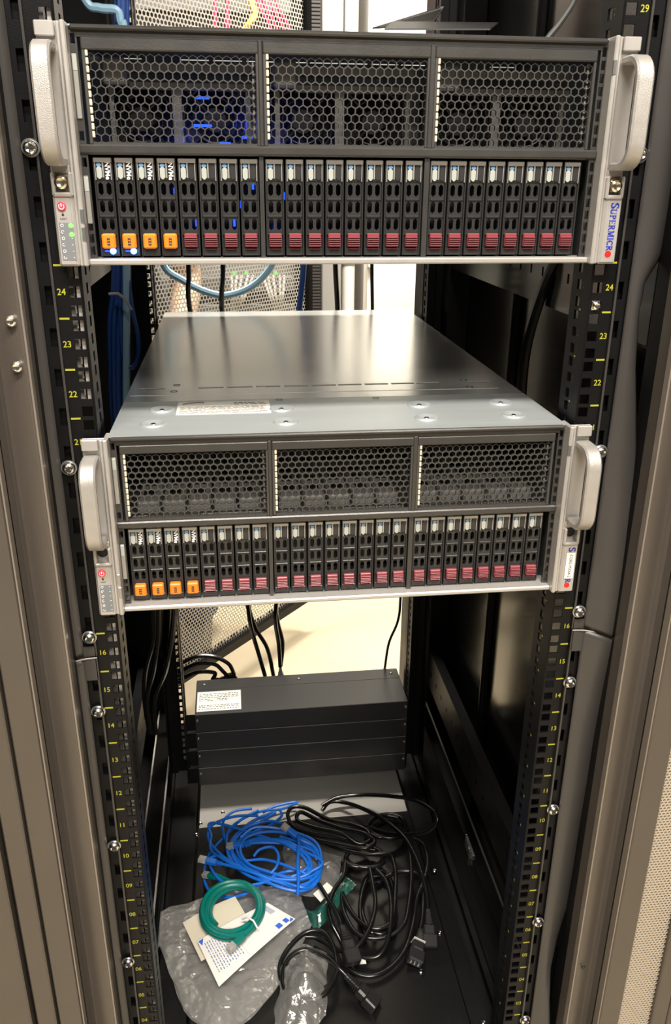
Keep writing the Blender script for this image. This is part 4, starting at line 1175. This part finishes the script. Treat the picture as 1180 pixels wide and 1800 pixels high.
def on_slip(u, v, w=0.0010):
    p = pa.lerp(pb, u).lerp(pd.lerp(pc_, u), v); return p+Vector((0, 0, w+.003*math.sin(math.pi*u)))
def slip_quad(mb, u0, u1, v0, v1): mb.add([on_slip(u0, v0), on_slip(u1, v0), on_slip(u1, v1), on_slip(u0, v1)], [(0, 1, 2, 3)])
pr = MB(); pb_ = MB(); rnd = random.Random(5)
for k in range(11):
    u = 0.06+0.030*k
    v = 0.12
    while v < 0.80:
        w = rnd.uniform(.02, .07); slip_quad(pr, u, u+.010, v, min(.84, v+w)); v += w+rnd.uniform(.015, .03)
for u0, u1, v0, v1 in ((0.40, 0.402, .1, .95), (0.40, 0.80, .95, .953), (0.60, 0.602, .1, .6)): slip_quad(pr, u0, u1, v0, v1)
for k in range(9): slip_quad(pr, .88+.008*k, .8835+.008*k, .08, .42)
for u0, u1, v0, v1 in ((.80, .86, .78, .93), (.90, .95, .78, .93)): slip_quad(pb_, u0, u1, v0, v1)
pb_.add([on_slip(.005, .02), on_slip(.075, .02), on_slip(.03, .14)], [(0, 1, 2)]); pb_.add([on_slip(.985, .98), on_slip(.985, .86), on_slip(.93, .98)], [(0, 1, 2)])
pr.build('slip_print', mat('pale blue ink', (0.16, 0.20, 0.42), .6), sl, world=True); pb_.build('corner_marks', mat('bright blue ink', (0.03, 0.12, 0.62), .6), sl, world=True)
def c6s(*a): return c6(*a)
b2 = film_mesh([c6(60,1060,.02), c6(200,1010,.03), c6(330,1060,.03)], [c6(0,1500,.01), c6(160,1540,.012), c6(330,1440,.012)], 50, 50, 0.012, 5.5, 0.02).build('plastic_bag', FILM, None, True)
tag(b2, 'smaller crumpled clear bag at the front under the coiled black cord', 'plastic bag')
b3 = film_mesh([c6(60,400,.01), c6(200,420,.02), c6(430,470,.02)], [c6(60,640,.03), c6(220,720,.03), c6(400,640,.02)], 40, 40, 0.010, 1.5, 0.015).build('plastic_bag', FILM, None, True)
tag(b3, 'crumpled clear bag showing between the blue cables and the black heap', 'plastic bag')
gt = film_mesh([c6(180,760,.008), c6(260,800,.012), c6(420,560,.02)], [c6(250,920,.008), c6(330,860,.012), c6(500,640,.02)], 30, 20, 0.006, 2.5, 0.01)
tb = gt.build('plastic_bag', clear_film('green tinted film', (0.03, 0.30, 0.22), 0.55), None, True); tag(tb, 'crumpled bag with a green cable showing, under the middle of the heap', 'plastic bag')
# white tag and a small card among the cords
q1 = sheet4(c6(245,700,.04), c6(330,630,.045), c6(370,665,.045), c6(290,750,.04), 0.001).build('paper_tag', PAPER); tag(q1, 'small white paper tag between the blue coil and a black plug', 'tag')
q2 = sheet4(c6(500,1105,.012), c6(560,1090,.012), c6(570,1125,.010), c6(510,1130,.010), 0.001).build('paper_tag', PAPER); tag(q2, 'small pale tag under the low bend of a black cord', 'tag')

# ------------------------------------------------------------------ open rear door of the rack
DH = Vector((-0.300, 0.985, 0.0)); DE = Vector((0.0985, 1.437, 0.0))
dd = (DE-DH).normalized(); dn = Vector((dd.y, -dd.x, 0)); DL = (DE-DH).length
DOOR = thing('rear_door', 'open perforated rear door of the rack, swung out behind it', 'door', tuple(DH))
def dbox(mb, u0, u1, w0, w1, z0, z1):
    st = len(mb.v); mb.box(u0, u1, w0, w1, z0, z1, 0.001)
    for i in range(st, len(mb.v)):
        u, w, z = mb.v[i]; p = DH+dd*u+dn*w; mb.v[i] = (p.x, p.y, z)
zd0, zd1 = 0.0, 1.92
for u0, u1, z0, z1 in ((0.0, 0.03, zd0, zd1), (DL-0.016, DL, zd0, zd1), (0.0, DL, zd0, zd0+0.026), (0.0, DL, zd1-0.03, zd1)):
    m_ = MB(); dbox(m_, u0, u1, -0.012, 0.012, z0, z1); m_.build('door_frame', BLACKP, DOOR, world=True)
m_ = MB()
for k in range(int(DL/0.0125)): dbox(m_, 0.006+0.0125*k, 0.0125+0.0125*k, -0.0135, -0.010, zd0+0.024, zd0+0.032)
o = m_.build('edge_teeth', BLACKP, DOOR, world=True); o['kind'] = 'stuff'
cells = hexcells(0.028, DL-0.014, 0.024, 1.70, 0.0100, 0.70)
m_ = MB(); m_.rings(cells, lambda u, v, k: tuple(DH+dd*u+Vector((0, 0, v))), depth=False)
o = m_.build('perforated_sheet', MESHM, DOOR, world=True); o['kind'] = 'stuff'

# ------------------------------------------------------------------ things behind the rack
NW = thing('network_rack', 'rack of network switches with green lights seen through the perforated door', 'rack', (-0.25, 2.15, FZ))
def nw(name, mb, m, smooth=False): return mb.build(name, m, NW, smooth, world=True)
nw('rack_body', MB().box(-0.60, 0.13, 2.02, 2.75, FZ, 2.1), mat('switch rack grey', (0.17, 0.165, 0.16), .5))
nw('rack_upright', MB().box(0.105, 0.135, 1.98, 2.02, FZ, 2.1, 0.003), BLACKP)
for i, (z, n) in enumerate(((0.845, 12), (0.76, 12), (1.45, 12), (1.62, 12))):
    nw('network_switch', MB().box(-0.36, 0.10, 1.985, 2.02, z-0.022, z+0.022, 0.002), mat('switch grey', (0.10, 0.10, 0.10), .5))
for px in (412, 433, 470, 485):
    p = V(px, 480, 1.98); nw('port_light', MB().lathe((p.x, 1.984, p.z), [(0.006, 0), (0.005, -0.002), (0.002, -0.003)], 'y', 10), glow('port green', (0.1, 1.0, 0.06), 2.0), True)
rnd = random.Random(21)
for px in (408, 416, 425, 436, 445, 462, 470, 480, 492, 500):
    a = V(px, 484, 1.96); b = V(408 + (px-408)*.25+ (0 if px < 450 else 62), 552, 1.95); c = V(424 if px < 450 else 482, 640, 1.97)
    cable('patch_cable', 'pale grey patch cable fanning down from the switch behind the door', 'cable', [a, a.lerp(b, .5)+Vector((0, -.03, 0)), b, c], 0.0042, CABGR, 'grey patch cables behind the door', n=6)
for px, x2, w_ in ((378, 378, 'leftmost'), (396, 402, 'middle'), (401, 398, 'right hand')):
    cable('patch_cable', w_+' one of three crimson cables hanging straight down behind the door', 'cable', [V(px, -90, 1.9), V((px+x2)/2, 0, 1.9), V(x2, 60, 1.9), V(x2, 160, 1.9)], 0.0050, CABR, 'straight crimson cables', n=6)
for px, w_ in ((452, 'first'), (462, 'second'), (474, 'third'), (484, 'fourth')):
    cable('patch_cable', w_+' from the left of four crimson cables slanting behind the door', 'cable', [V(px-20, -90, 1.9), V(px, 0, 1.9), V(px+22, 45, 1.9), V(px+50, 120, 1.92)], 0.0045, CABR, 'slanting crimson cables', n=6)
cable('patch_cable', 'short yellow patch cable bend behind the top of the door', 'cable', [V(430, -90, 1.9), V(441, 0, 1.9), V(448, 24, 1.9), V(440, 40, 1.9), V(425, 60, 1.92)], 0.009, CABY, n=6)
# grey post, white pipe and white cabinet right of the door
gp_ = thing('grey_post', 'tall grey steel post with a dark ribbed strip right of the door', 'post', (0.20, 2.2, FZ))
xa, xb, xc = V(541, 500, 2.2).x, V(566, 500, 2.2).x, V(600, 500, 2.2).x
MB().box(xb, xc, 2.2, 2.26, FZ, 2.7, 0.004).build('post_face', mat('post grey', (0.30, 0.29, 0.28), .5), gp_, world=True)
rb = MB().box(xa, xb, 2.215, 2.26, FZ, 2.7)
for k in range(260): rb.box(xa+0.002, xb-0.004, 2.211, 2.216, FZ+0.01+0.0107*k, FZ+0.0165+0.0107*k)
o = rb.build('ribbed_strip', mat('strip dark', (0.055, 0.05, 0.05), .5), gp_, world=True); o['kind'] = 'stuff'
pipe = thing('white_pipe', 'slim white vertical pipe with brackets beside the grey post', 'pipe', (V(612, 500, 2.3).x, 2.3, FZ))
MB().cyl((0, 0, 0), 0.024, 2.85, 'z', 20).build('pipe', WHITEM, pipe, True)
for z in (0.35, 1.0, 1.7, 2.3): MB().cyl((0, 0, z), 0.029, 0.02, 'z', 20).build('bracket', RUNM, pipe, True)
wc = thing('white_cabinet', 'tall white cabinet behind the rack, right of the white pipe', 'cabinet', (V(640, 500, 2.3).x, 2.3, FZ))
W0 = V(640, 500, 2.3).x
MB().box(W0, W0+0.55, 2.30, 2.80, FZ, 2.5, 0.012).build('body', WHITEM, wc, True, world=True)
MB().box(W0+0.03, W0+0.52, 2.290, 2.30, FZ+0.08, 2.42, 0.004).build('door', WHITEM, wc, world=True)
MB().box(W0+0.045, W0+0.085, 2.284, 2.292, 0.93, 0.95, 0.002).build('handle', RUNM, wc, world=True)
MB().box(W0+0.010, W0+0.028, 2.27, 2.30, 0.865, 0.885, 0.004).build('latch', WHITEM, wc, world=True)

# cables dropping behind the servers to the flat boxes
def mains(label, pts, end=None, m=CABK, r=0.0045, group='cords behind the servers'):
    T = thing('hanging_cord', label, 'cable', tuple(pts[0]), group)
    MB().tube(spline(pts, 8), r, 8).build('cord', m, T, True, world=True)
    if end:
        P = spline(pts, 8); mb, F = connector(P[-1]+(P[-3]-P[-1]).normalized()*0.0, P[-1]-P[-4], (0, 1, 0.1))
        for i in range(len(mb.v)):
            v = Vector(mb.v[i]); mb.v[i] = tuple(P[-1]+(v-P[-1])*0.55)
        mb.build('plug', end, T, world=True)
    return T
YC = 0.80
mains('black cord dropping behind the lower server, leftmost of the hanging pair', [V(330, 400, YC), V(332, 480, YC), V(337, 560, YC), V(392, 800, YC), V(432, 1040, YC), V(441, 1100, YC), V(455, 1150, YC), V(466, 1188, YC)])
mains('black cord dropping behind the lower server, second of the hanging pair', [V(393, 400, YC), V(392, 480, YC), V(391, 560, YC), V(410, 800, YC), V(434, 1040, YC+.01), V(448, 1100, YC+.01), V(470, 1140, YC+.01), V(481, 1188, YC+.01)])
mains('black cord falling to a grey plug on the topmost flat box', [V(500, 800, YC), V(487, 1040, YC), V(484, 1090, YC), V(490, 1130, YC), V(493, 1172, YC)], end=mat('grey plug', (0.30, .29, .28), .5))
mains('second black cord close beside the one with the grey plug', [V(490, 800, YC+.02), V(486, 1040, YC+.02), V(488, 1090, YC+.02), V(497, 1130, YC+.02), V(494, 1170, YC+.02)])
mains('thin black cord curving down at the right rear to a small plug', [V(712, 900, .75), V(705, 1040, .75), V(700, 1090, .76), V(684, 1130, .77), V(677, 1172, .78)], end=mat('grey plug', (0.30, .29, .28), .5), r=0.0028)
mains('thin black cord hanging in front of the grey post', [V(590, 400, .9), V(590, 470, .9), V(594, 560, .9), V(594, 700, .9)], r=0.005)
mains('thin black cord hanging in front of the white cabinet', [V(655, 400, .9), V(654, 470, .9), V(655, 560, .9), V(655, 700, .9)], r=0.0035)
for lab, y0_, pe in (('black cord arching over to the left end of the flat boxes, highest arch', 1157, (412, 1186)), ('black cord arching over to the left end of the flat boxes, middle arch', 1170, (402, 1190)), ('black cord arching over to the left end of the flat boxes, lowest arch', 1185, (384, 1194))):
    mains(lab, [V(300, y0_+20, .80), V(330, y0_+3, .80), V(352, y0_-4, .80), V(378, y0_-2, .80), V(pe[0]-10, y0_+10, .80), V(pe[0], pe[1], .80)], end=CABK)
cable('hanging_cord', 'pale blue cable sagging in a shallow curve before the perforated door', 'cable', [V(280, 400, .88), V(288, 466, .88), V(320, 492, .88), V(360, 512, .88), V(398, 519, .88), V(440, 505, .88), V(470, 478, .88), V(490, 440, .88), V(500, 400, .88)], 0.0065, CABL)
cable('hanging_cord', 'navy cable hanging at the free edge of the perforated door', 'cable', [V(536, 400, .92), V(533, 480, .92), V(526, 550, .92), V(520, 650, .92)], 0.006, CABN)
cable('hanging_cord', 'thick black cable sloping down along the right inner side panel', 'cable', [V(1000, 420, .30), V(968, 480, .32), V(948, 530, .34), V(930, 590, .36), V(920, 650, .38), V(917, 720, .40), V(925, 800, .40)], 0.0075, CABK)
cable('hanging_cord', 'black braided cable running down inside the left mounting rail', 'cable', [V(158, 440, .05), V(150, 480, .05), V(151, 530, .05), V(160, 600, .05), V(168, 680, .05), V(176, 770, .05), V(182, 860, .05)], 0.0035, CABK)
cable('hanging_cord', 'pale grey cable at the top right behind the upper server', 'cable', [V(1120, -900, .30), V(1060, -300, .30), V(1030, -60, .30), V(1010, 0, .30), V(985, 40, .30), V(955, 80, .30), V(930, 140, .30)], 0.0035, mat('dim grey cable', (0.10, 0.10, 0.095), .5))
cable('hanging_cord', 'light blue cable loop at the top left behind the upper server', 'cable', [V(60, -900, .5), V(70, -400, .5), V(110, -100, .5), V(150, 0, .5), V(175, 14, .5), V(205, 18, .5), V(212, 38, .5), V(218, 80, .5), V(222, 400, .5), V(222, 760, .5)], 0.0055, CABL)
# navy bundle at the left inside, with a looser loop and a tie
rnd = random.Random(3)
for i in range(14):
    dx = rnd.uniform(-15, 12); dy = rnd.uniform(-.02, .02)
    y = .52+dy
    cable('bundle_cable', 'navy cable in the bundle hanging inside the left of the rack', 'cable', [V(205+dx*.7, -1000, y), V(215+dx*.7, -60, y), V(210+dx*.8, 200, y), V(215+dx, 480, y), V(208+dx, 560, y), V(206+dx*.8, 640, y), V(208+dx*.7, 730, y), V(222+dx*.6, 860, y), V(240+dx*.6, 930, y+.03), V(262+dx*.5, 975, y+.10)], 0.0036, CABN, 'navy cables in the left bundle', n=6, k=5)
cable('bundle_cable', 'navy cable hanging in a long loose loop beside the left bundle', 'cable', [V(222, 470, .50), V(232, 540, .50), V(242, 590, .50), V(243, 625, .50), V(234, 645, .50), V(222, 640, .50), V(214, 600, .50), V(210, 520, .50)], 0.0034, CABN, n=6)
tag(MB().tube([V(192, 517, .48), V(208, 516, .475), V(220, 526, .47), V(232, 545, .47)], 0.0022, 6).build('cable_tie', mat('grey tie', (.30, .29, .30), .4), None, True), 'grey cable tie around the navy bundle', 'cable tie')
for i in range(13):
    dx = rnd.uniform(-20, 22); y = rnd.uniform(.56, .66)
    cable('bundle_cable', 'black cable in the dense bundle at the lower left inside the rack', 'cable', [V(300+dx*.3, 950, y), V(288+dx, 1060, y), V(285+dx*.9, 1120, y), V(272+dx*.8+rnd.uniform(-6, 6), 1180, y), V(262+dx*.5, 1230, y), V(268+dx*.3, 1290, y)], 0.0042, CABK, 'black cables in the lower left bundle', n=6, k=5)
cable('wire', 'thin bent black wire lying against the right inner panel', 'wire', [onp(758, 1092, 0, .345), onp(765, 1083, 0, .345), onp(776, 1080, 0, .345), onp(780, 1076, 0, .345), onp(784, 1085, 0, .345)], 0.0012, CABK, n=5)

# two thin grey sheets resting on the upper server
def slab(name, label, pts, m, t=0.0015):
    mb = MB(); n = len(pts)
    vs = [tuple(p) for p in pts]+[(p[0], p[1], p[2]+t) for p in pts]
    mb.add(vs, [tuple(range(n)), tuple(range(2*n-1, n-1, -1))]+[(i, (i+1) % n, n+(i+1) % n, n+i) for i in range(n)])
    o = mb.build(name, m); return tag(o, label, 'metal sheet')
slab('metal_sheet', 'grey metal sheet lying flat on the upper server, pale along its edge', [V(676, 53, .20), V(862, 53, .20), V(876, 42, .34), V(690, 40, .34)], mat('sheet grey', (0.03, 0.03, 0.03), .5, .0))
slab('metal_sheet', 'dark metal sheet tilted up behind the flat one on the upper server', [V(655, 51, .30), V(760, 44, .33), V(781, 14, .42), V(775, 14, .46)], mat('sheet dark', (0.015, 0.015, 0.015), .5, .0))

# ------------------------------------------------------------------ person behind the perforated door
PX, PY = -0.395, 1.48
PERS = thing('person', 'person in blue jeans with bare forearms, bending forward behind the perforated door', 'person', (PX, PY, FZ))
SKIN = mat('skin', (0.62, 0.38, 0.25), 0.5, 0, 0.1, 300, 0.06, 20)
JEAN = mat('denim', (0.045, 0.085, 0.19), 0.8, 0, 0.5, 700, 0.35, 160)
SHIRT = mat('dark shirt cotton', (0.05, 0.055, 0.07), 0.8, 0, 0.2, 300, .1, 20)
HAIR = mat('dark hair', (0.02, 0.015, 0.012), 0.5, 0, 0.6, 300)
def skinned(name, joints, edges, m, parent, root=0, sub=2):
    me = bpy.data.meshes.new(name)
    me.from_pydata([j[0] for j in joints], edges, [])
    me.materials.append(m)
    o = bpy.data.objects.new(name, me); COL.objects.link(o); o.parent = parent
    sk = o.modifiers.new('skin', 'SKIN'); sk.use_smooth_shade = True
    for i, j in enumerate(joints):
        r = j[1] if isinstance(j[1], tuple) else (j[1], j[1])
        me.skin_vertices[0].data[i].radius = r
        me.skin_vertices[0].data[i].use_root = (i == root)
    sb = o.modifiers.new('smooth', 'SUBSURF'); sb.levels = sub; sb.render_levels = sub
    return o
H_ = 0.0
J = [((0, 0, .95), (.14, .10)), ((-.03, -.07, 1.08), (.125, .09)), ((-.06, -.16, 1.20), (.15, .10)), ((-.08, -.23, 1.27), (.11, .08)), ((-.09, -.29, 1.30), .050), ((-.09, -.35, 1.33), (.062, .07)), ((-.09, -.41, 1.36), (.078, .085)), ((-.09, -.46, 1.38), (.06, .075)),
     ((.09, -.20, 1.27), .055), ((.165, -.12, 1.14), .046), ((.185, -.08, 1.05), .042), ((.180, -.18, .99), .038), ((.165, -.28, .93), .026), ((.150, -.325, .905), (.040, .018)),
     ((-.24, -.20, 1.27), .055), ((-.29, -.18, 1.12), .045), ((-.30, -.16, 1.02), .040), ((-.26, -.24, .96), .036), ((-.20, -.32, .94), .026), ((-.18, -.365, .93), (.040, .018)),
     ((.105, 0, .86), .082), ((.13, -.02, .50), .058), ((.145, .03, .27), .050), ((.15, .03, .09), .036), ((.15, -.03, .035), (.028, .022)), ((.15, -.10, .03), (.026, .014)),
     ((-.105, 0, .86), .082), ((-.12, -.02, .50), .058), ((-.125, .03, .27), .050), ((-.13, .03, .09), .036), ((-.13, -.03, .035), (.028, .022)), ((-.13, -.10, .03), (.026, .014))]
Ed = [(0,1),(1,2),(2,3),(3,4),(4,5),(5,6),(6,7),(3,8),(8,9),(9,10),(10,11),(11,12),(12,13),(3,14),(14,15),(15,16),(16,17),(17,18),(18,19),(0,20),(20,21),(21,22),(22,23),(23,24),(24,25),(0,26),(26,27),(27,28),(28,29),(29,30),(30,31)]
body = skinned('body', J, Ed, SKIN, PERS)
JJ = [((0, 0, .98), (.155, .115)), ((0, 0, .92), (.155, .12)), ((.105, 0, .84), .098), ((.135, -.02, .50), .074), ((.150, .01, .27), .074), ((.155, -.015, .035), .080), ((-.105, 0, .84), .098), ((-.12, -.02, .50), .074), ((-.128, .02, .27), .070), ((-.13, -.01, .035), .078)]
skinned('jeans', JJ, [(0,1),(1,2),(2,3),(3,4),(4,5),(1,6),(6,7),(7,8),(8,9)], JEAN, PERS, 1)
SJ = [((0, 0, .93), (.175, .135)), ((-.03, -.07, 1.08), (.160, .120)), ((-.06, -.16, 1.20), (.180, .125)), ((-.08, -.23, 1.26), (.13, .09)), ((.09, -.20, 1.27), .072), ((.150, -.145, 1.17), .062), ((-.24, -.20, 1.27), .070), ((-.285, -.18, 1.15), .062)]
skinned('shirt', SJ, [(0,1),(1,2),(2,3),(3,4),(4,5),(3,6),(6,7)], SHIRT, PERS, 1)
HM = Matrix.Translation((-.09, -.415, 1.365)) @ Matrix.Rotation(math.radians(48), 4, 'X') @ Matrix.Translation((0, .015, -1.645))
hm = MB().lathe((0, 0, 0), [(0.086, 0.0), (0.090, 0.035), (0.080, 0.07), (0.055, 0.095), (0.02, 0.106)], 'z', 20)
hm.rot(HM @ Matrix.Translation((0, 0.006, 1.665)) @ Matrix.Diagonal((1, 1.15, 1, 1))); hm.build('hair', HAIR, PERS, True)
fa = MB()
for s in (-1, 1):
    fa.lathe((s*0.030, -0.112, 1.645), [(0.010, 0), (0.007, -0.005), (0.003, -0.007)], 'y', 12)
fa.rot(HM); fa.build('eyes', mat('eye', (.6, .58, .55), .2), PERS, True)
MB().box(-0.009, 0.009, -0.128, -0.095, 1.605, 1.640, 0.006).rot(HM).build('nose', SKIN, PERS, True)
MB().box(-0.022, 0.022, -0.106, -0.09, 1.578, 1.586, 0.003).rot(HM).build('mouth', mat('lips', (.45, .2, .16), .5), PERS, True)
for s in (-1, 1):
    MB().box(s*0.074, s*0.090, -0.02, 0.012, 1.60, 1.655, 0.006).rot(HM).build('ear', SKIN, PERS, True)
    sh = MB().box(s*0.15-0.048 if s > 0 else -0.178, s*0.15+0.048 if s > 0 else -0.082, -0.20, 0.075, 0.0, 0.06, 0.02); sh.build('shoe', mat('shoe', (.03, .03, .03), .5), PERS, True)
for s, hx, hy, hz in ((1, .150, -.325, .905), (-1, -.180, -.365, .93)):
    for k, (dx, L) in enumerate(((-.028, .062), (-.010, .072), (.009, .068), (.027, .052))):
        b = Vector((hx+dx, hy-.02, hz))
        skinned('finger', [(tuple(b), .0095), (tuple(b+Vector((0, -.030*L/.07, -.010))), .0090), (tuple(b+Vector((0, -.045*L/.07, -.030))), .0082), (tuple(b+Vector((0, -.045*L/.07, -.052))), .0070)], [(0,1),(1,2),(2,3)], SKIN, PERS, 0, 1)
    b = Vector((hx-s*.030, hy+.015, hz))
    skinned('thumb', [(tuple(b), .011), (tuple(b+Vector((-s*.022, -.020, -.012))), .0100), (tuple(b+Vector((-s*.030, -.042, -.022))), .0085)], [(0,1),(1,2)], SKIN, PERS, 0, 1)
